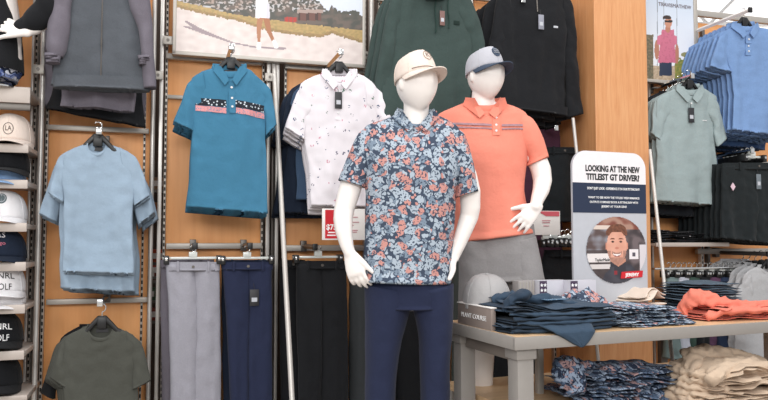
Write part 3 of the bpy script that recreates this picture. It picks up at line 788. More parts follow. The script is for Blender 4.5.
# navy shirts stacked deeper behind teal and showing left of the white polo
fr = Frame(WALL.off(.16), 330, 90)
nv, fy = shirt(fr, 'polo_shirt', 'dark navy shirt hanging behind the white polo, showing on its left', C_DKNAVY,
    stdrows(322, 10, 78, 292, 352, 92, 130, 279, 350, 213, 214, .03), [
    [(305, 82, 302, 110, .02), (290, 95, 296, 125, .028), (283, 118, 293, 136, .028), (277, 140, 290, 146, .025)]], kind='tee', seed=9, fold=.014)
behind(nv, 2, 'dark navy shirt hanging deeper behind the white polo', 'navy shirts behind the white polo', .04, .008, .01, (-.015, -.01), 9)
bluep, fy = shirt(Frame(WALL.off(.22), 330, 90), 'polo_shirt', 'slate blue shirt between the white polo and the navy shirts', fabric('3d5068'),
    stdrows(326, 10, 78, 296, 352, 90, 130, 296, 352, 200, 200, .02), [
    [(308, 80, 304, 110, .02), (294, 92, 300, 118, .022), (290, 104, 298, 124, .022)]], kind='tee', seed=10, fold=.01)
# --- white printed polo
def whiteprint():
    m, nt, b = newmat('white_motif_print'); L = nt.links; tc = N(nt, 'ShaderNodeTexCoord')
    mp = N(nt, 'ShaderNodeMapping'); mp.inputs['Scale'].default_value = (1, .05, 1); L.new(tc.outputs['Object'], mp.inputs[0])
    v = N(nt, 'ShaderNodeTexVoronoi', Scale=25.0, Randomness=.5); L.new(mp.outputs[0], v.inputs['Vector'])
    nz = N(nt, 'ShaderNodeTexNoise', Scale=120.0, Detail=1.0); L.new(tc.outputs['Object'], nz.inputs['Vector'])
    g = ramp(nt, [(0, 'ffffff'), (.24, '000000')], 'CONSTANT'); L.new(v.outputs['Distance'], g.inputs[0])
    g2 = ramp(nt, [(0, '000000'), (.52, 'ffffff')], 'CONSTANT'); L.new(nz.outputs[0], g2.inputs[0])
    ml = N(nt, 'ShaderNodeMath', operation='MULTIPLY'); L.new(g.outputs[0], ml.inputs[0]); L.new(g2.outputs[0], ml.inputs[1])
    sc2 = N(nt, 'ShaderNodeSeparateColor'); L.new(v.outputs['Color'], sc2.inputs[0])
    r = ramp(nt, [(0, '4a5874'), (.4, '4b7060'), (.6, 'c88a9c'), (.8, '55536a')], 'CONSTANT'); L.new(sc2.outputs[0], r.inputs[0])
    o = mix(nt, ml.outputs[0], srgb('e2dde2'), r.outputs[0]); L.new(o, b.inputs['Base Color']); b.inputs['Roughness'].default_value = .9
    return m
C_WP = whiteprint()
fr = Frame(WALL.off(.36), 340, 85)
wp, fy = shirt(fr, 'polo_shirt', 'white polo shirt with small scattered dark motifs and a black tag', C_WP,
    [(324, 73, 356, 73, .022), (314, 76, 364, 76, .024), (301, 84, 376, 86, .027), (300, 105, 380, 108, .03), (304, 130, 380, 132, .03), (308, 170, 380, 172, .03), (310, 206, 380, 208, .03)], [
    [(314, 76, 316, 105, .02), (297, 92, 306, 118, .026), (291, 110, 305, 128, .026), (286, 128, 304, 140, .025)],
    [(364, 78, 366, 105, .02), (382, 92, 378, 118, .026), (388, 106, 380, 126, .026), (392, 122, 382, 132, .025)]],
    kind='polo', seed=12, fold=.011, collar=(338, 70, 16, 20), plk=(338, 88, 338, 120, 6), dip=.045, tagpos=(337.5, 101, 7, 17, M_TAG))
behind(wp, 3, 'white printed polo hanging behind the tagged one', 'white printed polos stacked behind the first', .036, .008, .006, (.001, -.012), 12)
hanger(339, 66, .36, 'black hanger inside the white printed polo', 'black shirt hangers')
faceout(341, 52, .4, 'dark garment rail above the white printed polo')
# --- green hoodie
fr = Frame(WALL.off(.34), 430, 60)
hd, fy = shirt(fr, 'hoodie', 'dark green pullover hoodie with drawstring and hang tag', C_GREEN,
    [(412, -22, 448, -22, .035), (402, -18, 456, -18, .04), (392, -4, 466, -4, .042), (384, 30, 470, 30, .045), (383, 70, 472, 70, .045), (380, 110, 470, 112, .045), (378, 141, 468, 141, .045)], [
    [(402, -16, 404, 10, .03), (390, 0, 398, 30, .04), (380, 50, 394, 56, .045), (374, 90, 392, 92, .04), (368, 128, 386, 130, .034)],
    [(458, -16, 456, 10, .03), (472, 0, 462, 30, .04), (480, 24, 466, 40, .045), (484, 45, 468, 56, .04), (482, 70, 470, 74, .03)]],
    kind='vest', seed=14, fold=.016, dip=.02, tagpos=(440, 20, 5, 15, plain('tag_rust', '7a5a54', .5)), cat='hoodie')
bm = NB(); cloth(bm, [(*fr.l(410, -40), *fr.l(452, -40), .05, 0), (*fr.l(406, -25), *fr.l(456, -25), .07, 0), (*fr.l(412, -10), *fr.l(450, -10), .06, -.01), (*fr.l(424, 2), *fr.l(442, 2), .05, -.01)], n=20, m=40, fold=.012, seed=15); mesh('hood', bm, C_GREEN, hd, smooth='all')
for px, py in ((434, 34), (446, 30)):
    x, z0 = fr.l(px, py); _, z1 = fr.l(px, -6); bm = NB(); tube(bm, [(x+.004*math.sin(i), fy(x, z0+(z1-z0)*i/8)-.008, z0+(z1-z0)*i/8) for i in range(9)], .004, 8); mesh('drawstring', bm, fabric('2c3f3a'), hd)
bm = NB(); x, z = fr.l(455, 24); box(bm, x-.017, x+.017, fy(x, z)-.005, fy(x, z)+.002, z-.011, z+.011, .001); mesh('chest_logo', bm, fabric('22302c'), hd)
bm = NB(); cloth(bm, [(*fr.l(379.5, 130), *fr.l(469, 131), .046), (*fr.l(378.5, 141), *fr.l(468, 142), .046)], n=6, m=60, fold=.006, seed=14, captop=False); mesh('hem_band', bm, C_GREEN, hd, smooth='all')
behind(hd, 2, 'dark green hoodie hanging behind the front one', 'green hoodies stacked behind the first', .09, .008, .004, (-.012, -.008), 14)
# --- black quarter-zip
fr = Frame(WALL.off(.34), 535, 60)
qz, fy = shirt(fr, 'pullover', 'black quarter-zip pullover with chest logo and grey tag', C_BLACK,
    [(523, -16, 553, -16, .03), (512, -12, 560, -12, .035), (500, -4, 568, -2, .04), (497, 30, 566, 30, .045), (497, 70, 566, 70, .045), (494, 95, 568, 98, .045), (490, 108, 566, 116, .045)], [
    [(508, -12, 510, 20, .03), (497, 0, 505, 30, .04), (490, 40, 504, 50, .04), (486, 80, 500, 84, .038), (484, 106, 498, 108, .03)],
    [(562, -10, 560, 20, .03), (572, 6, 564, 35, .04), (577, 50, 564, 56, .042), (580, 90, 567, 92, .036), (583, 114, 568, 118, .03)]],
    kind='zip', seed=16, fold=.014, dip=.04, tagpos=(536, 25, 5.5, 15, plain('tag_slate', '8a8c98', .5)), cat='pullover')
x, z0 = fr.l(534, 14); _, z1 = fr.l(534, -14); bm = NB(); tube(bm, [(x, fy(x, z0)-.004, z0), (x, fy(x, z1)-.004, z1)], .004, 8); mesh('zip', bm, M_DARKM, qz)
bm = NB(); x, z = fr.l(552, 29); box(bm, x-.014, x+.014, fy(x, z)-.004, fy(x, z)+.002, z-.006, z+.006, .001); l_ = mesh('chest_logo', bm, M_GREYP, qz)
bm = NB(); cloth(bm, [(*fr.l(494, 100), *fr.l(567, 108), .047), (*fr.l(490, 108), *fr.l(567, 117), .047)], n=6, m=60, fold=.004, seed=16, captop=False); mesh('hem_band', bm, C_BLACK, qz, smooth='all')
behind(qz, 3, 'black pullover hanging behind the tagged quarter-zip', 'black pullovers stacked behind the first', .07, .01, .006, (-.03, -.02), 16)
hanger(537, -10, .34, 'black hanger inside the quarter-zip pullover', 'black shirt hangers')
faceout(523, 0, .38, 'chrome garment rail above the black pullover')
# --- trousers row
def cliphanger(px, py, off, w, label, group='clip hangers for trousers', mat=None):
    fr = Frame(WALL.off(off), px, py); t = fthing('clip_hanger', fr, label, 'clip hanger', group)
    bm = NB(); box(bm, -w/2, w/2, -.006, .006, -.006, .006, .002); mesh('bar', bm, mat or M_CLEAR, t)
    for s in (-1, 1):
        bm = NB(); box(bm, s*w*.44-.013, s*w*.44+.013, -.03, .03, -.03, .012, .003); c = mesh('clip', bm, M_BLKP, t)
        bm = NB(); box(bm, s*w*.44-.006, s*w*.44+.006, -.034, -.03, -.012, .002, .001); mesh('clip_spring', bm, M_CHROME, c)
    bm = NB(); pts = [(0, 0, .004), (0, 0, .03)]
    for k in range(9):
        a_ = -PI*.5+PI*1.35*k/8; pts.append((.015*math.cos(a_), 0, .045+.015*math.sin(a_)))
    tube(bm, pts, .003, 8); mesh('hook', bm, M_CHROME, t)
    bm = NB(); box(bm, -.02, .02, -.01, .01, .004, .03, .003); mesh('size_marker', bm, M_CLEAR, t)
fr = Frame(WALL.off(.3), 194, 262)
gp, fy = bottoms(fr, 'trousers', 'light grey trousers clipped at the waist below the teal polo', C_GREYP,
    [[(166, 264, 194, 264, .03), (168, 300, 198, 300, .034), (170, 370, 197, 370, .034), (171, 480, 196, 480, .034)], [(192, 264, 219, 264, .03), (194, 300, 220, 300, .034), (194, 370, 221, 370, .034), (195, 480, 220, 480, .034)]],
    waist=(166, 262, 220, 262, 9), seed=20, T=.03, fold=.007)
g2, _ = bottoms(Frame(WALL.off(.2), 180, 262), 'trousers', 'darker grey trousers clipped behind the light grey pair', C_MAUVE,
    [[(160, 262, 190, 262, .03), (161, 330, 190, 330, .03), (163, 480, 190, 480, .03)]], waist=(160, 260, 190, 260, 8), seed=21, T=.028)
behind(g2, 2, 'grey trousers at the back of the grey stack', 'grey trousers behind the front pair', .06, .01, .003, (.06, 0), 3)
cliphanger(193, 258, .3, .28, 'clip hanger holding the light grey trousers')
faceout(195, 246, .36, 'black-tipped garment rail above the grey trousers', M_DARKM)
fr = Frame(WALL.off(.3), 247, 262)
npn, fy = bottoms(fr, 'trousers', 'navy blue trousers with a black and white tag clipped by the waist', C_NAVYP,
    [[(222, 264, 249, 264, .03), (225, 300, 250, 300, .034), (229, 370, 248, 370, .034), (231, 480, 250, 480, .034)], [(246, 264, 272, 264, .03), (248, 300, 272, 300, .034), (248, 370, 272, 370, .034), (248, 480, 272, 480, .034)]],
    waist=(222, 262, 273, 262, 8), seed=22, T=.03, fold=.007, tagp=(253.5, 297, 9, 16, M_TAG))
n2, _ = bottoms(Frame(WALL.off(.2), 247, 262), 'trousers', 'dark navy trousers clipped behind the front navy pair', C_NAVY,
    [[(221, 262, 268, 262, .03), (222, 330, 268, 330, .03), (224, 480, 268, 480, .03)]], waist=(221, 260, 268, 260, 8), seed=23, T=.028)
cliphanger(247, 258, .3, .27, 'clip hanger holding the navy trousers')
faceout(250, 246, .36, 'black-tipped garment rail above the navy trousers', M_DARKM)
fr = Frame(WALL.off(.3), 318, 262)
bp, fy = bottoms(fr, 'trousers', 'black trousers clipped by the waist right of the leaning pole', C_BLACK,
    [[(296, 264, 322, 264, .03), (296, 300, 322, 300, .034), (298, 370, 321, 370, .034), (299, 480, 322, 480, .034)], [(319, 264, 346, 264, .03), (321, 300, 347, 300, .034), (321, 370, 348, 370, .034), (321, 480, 349, 480, .034)]],
    waist=(296, 261, 346, 261, 8), seed=24, T=.03, fold=.007)
b2_, _ = bottoms(Frame(WALL.off(.2), 300, 262), 'trousers', 'black trousers clipped behind, showing left of the front black pair', fabric('17181b'),
    [[(280, 262, 305, 262, .03), (280, 330, 305, 330, .03), (283, 480, 306, 480, .03)]], waist=(280, 260, 305, 260, 8), seed=25, T=.028)
b3_, _ = bottoms(Frame(WALL.off(.24), 360, 262), 'trousers', 'charcoal trousers hanging just behind the floral mannequin hand', fabric('3a3d3f'),
    [[(349, 264, 395, 264, .03), (349, 330, 395, 330, .03), (350, 480, 396, 480, .03)]], waist=(348, 262, 395, 262, 8), seed=26, T=.028)
b4_, _ = bottoms(Frame(WALL.off(.2), 420, 262), 'trousers', 'black trousers seen between the legs of the floral mannequin', C_BLACK,
    [[(392, 264, 440, 264, .03), (392, 330, 440, 330, .03), (393, 480, 440, 480, .03)]], waist=(392, 262, 440, 262, 8), seed=27, T=.028)
cliphanger(318, 257, .3, .26, 'clip hanger holding the black trousers')
faceout(315, 247, .36, 'black-tipped garment rail above the black trousers', M_DARKM)
# left-over dark garments between mannequins and table
bottoms(Frame(WALL.off(.2), 560, 190), 'shorts', 'black shorts hanging right of the coral mannequin forearm', fabric('1b1f22'), [[(540, 150, 580, 150, .04), (536, 185, 581, 185, .045), (534, 222, 583, 222, .045)]], waist=(541, 148, 580, 148, 7), seed=31, cat='shorts', T=.04, fold=.012, tagp=None)
bottoms(Frame(WALL.off(.3), 562, 265), 'shorts', 'black shorts under the price card, left of the portrait sign', C_BLACK, [[(545, 252, 600, 252, .04), (542, 270, 602, 270, .04), (541, 330, 604, 330, .045)]], waist=(545, 250, 600, 250, 7), seed=32, cat='shorts', T=.04, fold=.01)
bottoms(Frame(WALL.off(.15), 520, 170), 'trousers', 'dark burgundy garment showing between the coral polo and forearm', fabric('4a2c3c'), [[(500, 130, 560, 130, .03), (500, 180, 560, 180, .03), (500, 260, 560, 260, .03)]], seed=33, cat='garment')
bottoms(Frame(WALL.off(.2), 520, 350), 'trousers', 'black trousers hanging behind the table, left half', C_BLACK, [[(488, 262, 535, 262, .03), (488, 330, 535, 330, .03), (490, 480, 536, 480, .03)]], waist=(488, 258, 535, 258, 7), seed=34)
bottoms(Frame(WALL.off(.2), 470, 350), 'trousers', 'dark olive trousers hanging behind the table legs', fabric('4a4f4c'), [[(452, 262, 484, 262, .03), (452, 330, 484, 330, .03), (454, 480, 485, 480, .03)]], waist=(452, 258, 484, 258, 7), seed=35)
for i in range(9):
    cliphanger(545+i*4.5, 242-(i % 3), .34-.0*i, .06, 'small clear clip hanger in the row right of the grey shorts, %s' % ['first from the left', 'second', 'third', 'fourth', 'fifth', 'sixth', 'seventh', 'eighth', 'last'][i], 'clear clip hangers above the black shorts')
faceout(556, 128, .3, 'chrome garment rail above the black shorts')
# price cards
def pricecard(px0, py0, px1, py1, off, label, big, tilt=0):
    fr = Frame(WALL.off(off), px0, py1); x1, z1 = fr.l(px1, py0)
    t = fthing('price_card', fr, label, 'price card')
    bm = NB(); box(bm, 0, x1, 0, .003, 0, z1, .001); mesh('card', bm, M_WHITE, t)
    if big:
        bm = NB(); box(bm, x1*.07, x1*.36, -.002, 0, z1*.05, z1*.96); mesh('red_block', bm, M_RED, t)
        text('price_figures', '$75', z1*.24, M_WINK, t, x1*.215, -.003, z1*.33, bold=.001, width=x1*.24)
        for k, (f, ww) in enumerate(((.22, .16), (.13, .2))):
            bm = NB(); box(bm, x1*(.215-ww/2), x1*(.215+ww/2), -.003, -.002, z1*f, z1*(f+.04)); mesh('small_print_line', bm, M_WINK, t)
        for k, (f, ww) in enumerate(((.82, .12), (.72, .3), (.56, .36), (.46, .1), (.3, .3), (.24, .26))):
            bm = NB(); box(bm, x1*(.68-ww/2), x1*(.68+ww/2), -.002, 0, z1*f, z1*(f+.022)); mesh('small_print_line', bm, plain('print_pink', 'c07a84', .6), t)
    else:
        bm = NB(); slab(bm, [(x1*.5, z1*.78), (x1*.97, z1*.78), (x1*.97, z1*.98), (x1*.2, z1*.98)], -.002, 0); mesh('red_block', bm, plain('sign_pink_red', 'd8606c', .5), t)
        for f, ww in ((.58, .3), (.5, .26), (.36, .2)):
            bm = NB(); box(bm, x1*(.5-ww/2), x1*(.5+ww/2), -.002, 0, z1*f, z1*(f+.03)); mesh('small_print_line', bm, plain('print_pink', 'c07a84', .6), t)
    bm = NB(); box(bm, x1*.4, x1*.6, .004, .012, -.02, z1*.4, .001); mesh('card_holder', bm, M_CLEAR, t)
pricecard(322, 209, 365, 240, .42, 'white and red 75 dollar price card beside the floral mannequin forearm', True)
pricecard(532, 211, 560, 235, .44, 'small white price card with pink corner beside the coral mannequin hand', False)
# ================================================================== CAP SHELVES (left edge)
CP = WALL.off(.3)
shelves = [(86, .04, 80, 'top'), (145, .012, 0, 'second'), (182, .012, 0, 'third'), (226.5, .012, 0, 'fourth'), (267, .012, 0, 'fifth'), (311, .012, 0, 'sixth'), (358.5, .012, 0, 'seventh')]
M_SHELF = plain('shelf_cream_steel', 'b9aea6', .45, .1)
shz = []
for i, (py, th, _, nm) in enumerate(shelves):
    a = WALL.off(.36).hit(-75, py); b = WALL.off(.36).hit(31 if i == 0 else 30-i*.9, py); w = (b-a).dot(WALL.u)
    bm = NB(); box(bm, 0, w, 0, .35, -.01, .012, .002)
    t = empty('cap_shelf', (a.x, a.y, a.z), 'cream metal cap shelf, %s from the top of the left rack' % nm, 'shelf', 'metal cap shelves', WALL.a)
    mesh('deck', bm, M_SHELF, t)
    bm = NB(); box(bm, 0, w, -.012, 0, -.022 if i else -.055, .018, .003); mesh('front_lip', bm, M_SHELF, t)
    if i == 0:
        bm = NB(); box(bm, 0, w, 0, .02, -.085, -.055, .003); mesh('under_rail', bm, M_DARKM, t)
    shz.append(a.z+.012)
def cap(name, loc, rz, label, crown, visor, R_=.098, hgt=.115, logo=None, group=None, cat='cap', pitch=0, flatv=False, panel=None, hroll=0, parentless=True):
    """baseball cap facing -y before turning by rz"""
    t = empty(name, loc, label, cat, group, rz); t.rotation_euler = (pitch, hroll, rz)
    bm = NB(); n, m = 18, 48; rings = []
    def surf(a, v, o=0.0):
        th = v*PI/2; rr = math.cos(th)**.62; zz = math.sin(th)**.9
        fx_ = math.cos(a)*rr; fy_ = math.sin(a)*rr
        crease = 1-.012*max(0, math.cos(6*a/1.0))**10*(1-v)
        front = max(0, -math.sin(a))
        return Vector((fx_*(R_*.9+o)*crease, fy_*(R_*1.08+o)*crease, zz*(hgt+o)+front**2*.012*(1-v)*v*4 - .010*(1-front)*(1-v)))
    for i in range(n):
        v = i/(n-1)*.985; rings.append([bm.verts.new(surf(2*PI*k/m, v)) for k in range(m)])
    inner = [[bm.verts.new(surf(2*PI*k/m, i/5*.9, -.004)) for k in range(m)] for i in range(6)]
    for a_, b_ in zip(rings, rings[1:]):
        for k in range(m): bm.faces.new((a_[k], a_[(k+1) % m], b_[(k+1) % m], b_[k]))
    bm.faces.new(rings[-1])
    for a_, b_ in zip(inner, inner[1:]):
        for k in range(m): bm.faces.new((a_[(k+1) % m], a_[k], b_[k], b_[(k+1) % m]))
    bm.faces.new(inner[-1][::-1])
    for k in range(m): bm.faces.new((rings[0][(k+1) % m], rings[0][k], inner[0][k], inner[0][(k+1) % m]))
    cr_ = mesh('crown', bm, crown, t, smooth='all')
    for j in range(3):   # stitched seams
        a0 = PI/6+j*PI/3
        bm = NB(); pts = [surf(a0, v/10*.98, .0008) for v in range(11)]+[surf(a0+PI, (10-v)/10*.98, .0008) for v in range(1, 11)]
        tube(bm, pts, .0011, 5); mesh('seam', bm, crown, cr_)
    bm = NB(); blob(bm, (0, 0, hgt+.001), (.009, .009, .005), 12); mesh('top_button', bm, crown, t, smooth='all')
    bm = NB(); nn, mm = 8, 24; top = []; bot = []
    for i in range(nn+1):
        u = i/nn; rt, rb = [], []
        for k in range(mm+1):
            a_ = PI+PI*.04+PI*.92*k/mm; s = math.sin(a_); c = math.cos(a_)
            base = surf(a_, 0, -.001)
            ext = (.072)*u*abs(s)**.75
            x = base.x*(1+.03*u*abs(s)); y = base.y-ext
            z = base.z+.002-(0 if flatv else (x*x)*2.6*u**.8)-ext*.22
            rt.append(bm.verts.new((x, y, z+.002))); rb.append(bm.verts.new((x, y, z-.002)))
        top.append(rt); bot.append(rb)
    for i in range(nn):
        for k in range(mm):
            bm.faces.new((top[i][k], top[i][k+1], top[i+1][k+1], top[i+1][k])); bm.faces.new((bot[i][k+1], bot[i][k], bot[i+1][k], bot[i+1][k+1]))
    for k in range(mm): bm.faces.new((top[nn][k], top[nn][k+1], bot[nn][k+1], bot[nn][k]))
    mesh('visor', bm, visor, t, smooth='all')
    if logo: logo(t, surf)
    return t, surf
def wraptext(t, surf, s, size, mat, v0, width, name='front_lettering', da=0):
    """lettering laid round the front of the crown"""
    o = text(name, s, size, mat, t, 0, 0, 0, width=width, ext=.0012)
    me = o.data; zs = [v.co.z for v in me.vertices]; zc = (max(zs)+min(zs))/2
    for v in me.vertices:
        a_ = -PI/2+v.co.x/.085+da; vv = v0+(v.co.z-zc)/.15
        p = surf(a_, max(0, vv), .0012+(-v.co.y)*.6); v.co = p
    return o
def disc(t, surf, r, mat, v0, name='front_patch', da=0, o=.002):
    bm = NB(); n = 24; c = bm.verts.new(surf(-PI/2+da, v0, o)); ring = []; r2 = []
    for k in range(n):
        x = r*math.cos(2*PI*k/n); z = r*math.sin(2*PI*k/n)
        ring.append(bm.verts.new(surf(-PI/2+da+x/.085, v0+z/.15, o))); r2.append(bm.verts.new(surf(-PI/2+da+x/.085, v0+z/.15, -.002)))
    for k in range(n):
        bm.faces.new((ring[k], ring[(k+1) % n], c)); bm.faces.new((ring[k], ring[(k+1) % n], r2[(k+1) % n], r2[k]))
    return mesh(name, bm, mat, t)
def ringmark(t, surf, r, mat, v0, da=0, name='logo_ring', th=.0014):
    bm = NB(); pts = [surf(-PI/2+da+r*math.cos(2*PI*k/24)/.085, v0+r*math.sin(2*PI*k/24)/.15, .0015) for k in range(25)]
    tube(bm, pts, th, 5); return mesh(name, bm, mat, t)
K_CREAM = fabric('e3d3c8', var=.03); K_WHITE = fabric('e6e4e6', var=.03); K_BLACK = fabric('17181b', sheen=.05); K_NAVY = fabric('1f2838', sheen=.05); K_LBLUE = fabric('8fb0d8'); K_GREY = fabric('b4b4bb', var=.03); K_SLATE = fabric('3e4a5c')
def shelfcap(px, i, label, crown, visor, logo, rz=.06, dz=0, sc_=1.0, off=.235, yoff=0):
    p = WALL.off(off).hit(px, 200); 
    t, s = cap('baseball_cap', (p.x, p.y, shz[i]+.028+dz), WALL.a+rz, label, crown, visor, logo=logo, R_=.108*sc_, hgt=.125*sc_)
    return t
def lg_script(t, s): ringmark(t, s, .018, plain('logo_ink', '5a5048', .6), .2); wraptext(t, s, 'LA', .022, plain('logo_ink', '5a5048', .6), .2, .022)
def lg_round(t, s): disc(t, s, .021, plain('patch_grey', '59666a', .7), .4); ringmark(t, s, .015, M_GREYP, .4, 0, 'patch_ring')
def lg_text(mat):
    def f(t, s): wraptext(t, s, 'GNRL', .029, mat, .30, .088, da=.15); wraptext(t, s, 'GOLF', .024, mat, .08, .066, da=.15)
    return f
def lg_red(t, s): wraptext(t, s, 'AS', .034, plain('script_white', 'd8d4d8', .6), .46, .04, da=.0); wraptext(t, s, 'logo', .016, plain('script_red', 'c0687c', .6), .24, .04)
shelfcap(10, 1, 'cream cap with a small round line logo on the upper cap shelf', K_CREAM, K_CREAM, lg_script)
shelfcap(6, 2, 'black cap resting on a light blue one, third shelf', K_BLACK, K_BLACK, None, dz=.03)
shelfcap(4, 2, 'light blue cap underneath the black cap', K_LBLUE, K_LBLUE, None, dz=-.022, sc_=.92)
shelfcap(5, 3, 'white cap with a dark grey round patch', K_WHITE, K_WHITE, lg_round)
shelfcap(5, 4, 'navy cap with pale and red script on the fifth shelf', K_NAVY, K_NAVY, lg_red)
shelfcap(5, 5, 'white cap with GNRL GOLF lettering in black', K_WHITE, K_WHITE, lg_text(M_INK), dz=.035)
shelfcap(7, 5, 'white cap tucked under the white lettered cap', K_WHITE, K_WHITE, None, dz=-.02, sc_=.93)
shelfcap(4, 6, 'black cap with GNRL GOLF lettering in white', K_BLACK, K_BLACK, lg_text(M_WINK), dz=.012)
a = WALL.off(.36).hit(-75, 404); b = WALL.off(.36).hit(27, 404)
t = empty('cap_shelf', a, 'cream metal cap shelf carrying the plain black cap, lowest of the left rack', 'shelf', 'metal cap shelves', WALL.a)
bm = NB(); box(bm, 0, (b-a).dot(WALL.u), 0, .35, -.01, .012, .002); mesh('deck', bm, M_SHELF, t); shz.append(a.z+.012)
shelfcap(4, 7, 'plain black cap on the lowest visible cap shelf', K_BLACK, K_BLACK, None, dz=.01)
# ================================================================== MANNEQUINS
def finalize(bm, name, mat, parent, voxel=.0045, smooth=6):
    me = bpy.data.meshes.new(name); bmesh.ops.recalc_face_normals(bm, faces=bm.faces[:]); bm.to_mesh(me); bm.free()
    o = bpy.data.objects.new(name, me); COL.objects.link(o)
    md = o.modifiers.new('r', 'REMESH'); md.mode = 'VOXEL'; md.voxel_size = voxel; md.use_smooth_shade = True
    ms = o.modifiers.new('s', 'SMOOTH'); ms.iterations = smooth; ms.factor = .5
    dg = bpy.context.evaluated_depsgraph_get(); dg.update()
    me2 = bpy.data.meshes.new_from_object(o.evaluated_get(dg)); bpy.data.objects.remove(o); bpy.data.meshes.remove(me)
    for p in me2.polygons: p.use_smooth = True
    me2.name = name; me2.materials.clear(); me2.materials.append(mat)
    o = bpy.data.objects.new(name, me2); COL.objects.link(o); o.parent = parent
    return o
def rtube(bm, pts, rads, seg=18, updir=None):
    """tube with rounded ends"""
    pts = [Vector(p) for p in pts]
    d0 = (pts[0]-pts[1]).normalized(); d1 = (pts[-1]-pts[-2]).normalized()
    def rr(r, k): return (r[0]*k, r[1]*k) if isinstance(r, (tuple, list)) else r*k
    def rm(r): return min(r) if isinstance(r, (tuple, list)) else r
    P = [pts[0]+d0*rm(rads[0])*.9, pts[0]+d0*rm(rads[0])*.6]+pts+[pts[-1]+d1*rm(rads[-1])*.6, pts[-1]+d1*rm(rads[-1])*.9]
    Q = [rr(rads[0], .35), rr(rads[0], .78)]+list(rads)+[rr(rads[-1], .78), rr(rads[-1], .35)]
    tube(bm, P, Q, seg, updir=updir)
def head(bm, c, yaw, sx=.076, sy=.098, sz=.118, pitch=0):
    M = Matrix.Rotation(yaw, 3, 'Z') @ Matrix.Rotation(pitch, 3, 'X')
    def fn(p):
        q = p.copy()
        if p.z < 0: k = 1-.24*p.z*p.z; q.x *= k; q.y = q.y*(1-.22*p.z*p.z)-.12*p.z*p.z*(1 if p.y < .2 else .6)
        if p.y < 0: q.x *= 1-.06*p.y*p.y
        # brow, nose and mouth kept shallow like the blank display head
        q.y -= .07*math.exp(-((p.x/.16)**2+((p.z+.12)/.20)**2)) if p.y < 0 else 0
        q.y -= .02*math.exp(-((p.x/.3)**2+((p.z+.52)/.1)**2)) if p.y < 0 else 0
        if p.y < 0:
            for s in (-1, 1): q.y += .035*math.exp(-(((p.x-s*.36)/.2)**2+((p.z-.06)/.12)**2))
        return q
    blob(bm, c, (sx, sy, sz), 48, M.to_4x4(), fn)
    for s in (-1, 1):
        e = M @ Vector((s*sx*.97, .008, -.012)); blob(bm, Vector(c)+e, (.009, .016, .028), 12, Matrix.Rotation(yaw, 4, 'Z'))
def hand(bm, wrist, d, nrm, side, L=.175, curl=(.5, .5, .5, .5), spread=.12, thumb=.9, w=.038, th=.011, thumbcurl=.3):
    """d: finger direction, nrm: direction out of the back of the hand, side: towards the thumb"""
    d = Vector(d).normalized(); nrm = Vector(nrm); nrm = (nrm-d*nrm.dot(d)).normalized(); s = d.cross(nrm).normalized()
    if s.dot(Vector(side)) < 0: s = -s
    W = Vector(wrist); pl_ = L*.52
    rtube(bm, [W-d*.01, W+d*pl_*.35, W+d*pl_*.7, W+d*pl_], [(.018, .024), (.015, .034), (.0145, .039), (.012, .038)], 16, updir=s)
    lens = [.46, .50, .46, .37]
    for i, lf in enumerate(lens):
        f = (i-1.5)/1.5                      # -1 index ... +1 little
        root = W+d*(pl_*(.97-.05*abs(f+.3)))-s*(f*.029); fd = (d-s*f*spread).normalized()
        seg_l = [L*lf*.45, L*lf*.32, L*lf*.25]; p = root-fd*.02; pts = [p, root]; r = [.0095, .0092]
        ang = curl[i]; cur = fd; rot = 0
        for j, sl in enumerate(seg_l):
            rot += ang*(.6 if j == 0 else 1.0)
            dd = (fd*math.cos(rot)-nrm*math.sin(rot)); root = root+dd*sl; pts.append(root); r.append(.0088-.0011*j)
        rtube(bm, pts, r, 10)
    t0 = W+d*pl_*.22+s*.022; td = (d*math.cos(thumb)+s*math.sin(thumb)).normalized()
    t1 = t0+td*.035; td2 = (td*math.cos(thumbcurl)-nrm*math.sin(thumbcurl)*.7+d*.25).normalized(); t2 = t1+td2*.032; t3 = t2+td2*.024-nrm*.004
    rtube(bm, [t0-td*.012, t1, t2, t3], [.0145, .0125, .0105, .009], 12)
def stand_frame(px, D, deg=0):
    pl_ = Plane((0, D, 0), deg); r = ray(px, 236); o = Vector((r.x/r.y*D, D, 0))
    f = Frame(Plane(o, deg), px, 236); f.o = o; f.pl = Plane(o, deg); return f
def V3(fr, px, py, y=0):
    x, z = fr.l(px, py)
    # keep the picture place when the point lies in front of or behind the plane
    base = fr.o+fr.pl.u*x+fr.pl.n*y; r = ray(px, py); P = fr.pl.off(-y).hit(px, py); d = P-fr.o
    return Vector((d.dot(fr.pl.u), y, d.z))
# ---- mannequin in floral polo
fr = stand_frame(412, 2.8)
m1 = empty('mannequin', fr.o, 'white male mannequin in a cream cap and floral polo, nearest one', 'mannequin')
B = lambda px, py, y=0: V3(fr, px, py, y)
bm = NB()
hc = B(417, 82.5, -.01); head(bm, hc, .62)
rtube(bm, [B(417, 98, .015), B(416, 112, .02), B(415, 124, .03)], [.052, .051, .062], 20)
rtube(bm, [B(413, 124, .03), B(412, 140, .03), B(411, 165, .02), B(410, 200, .02), B(409, 235, .02), B(409, 262, .02), B(409, 290, .02)],
      [(.045, .10), (.06, .15), (.09, .155), (.09, .14), (.088, .135), (.1, .16), (.09, .15)], 28, updir=Vector((1, 0, 0)))
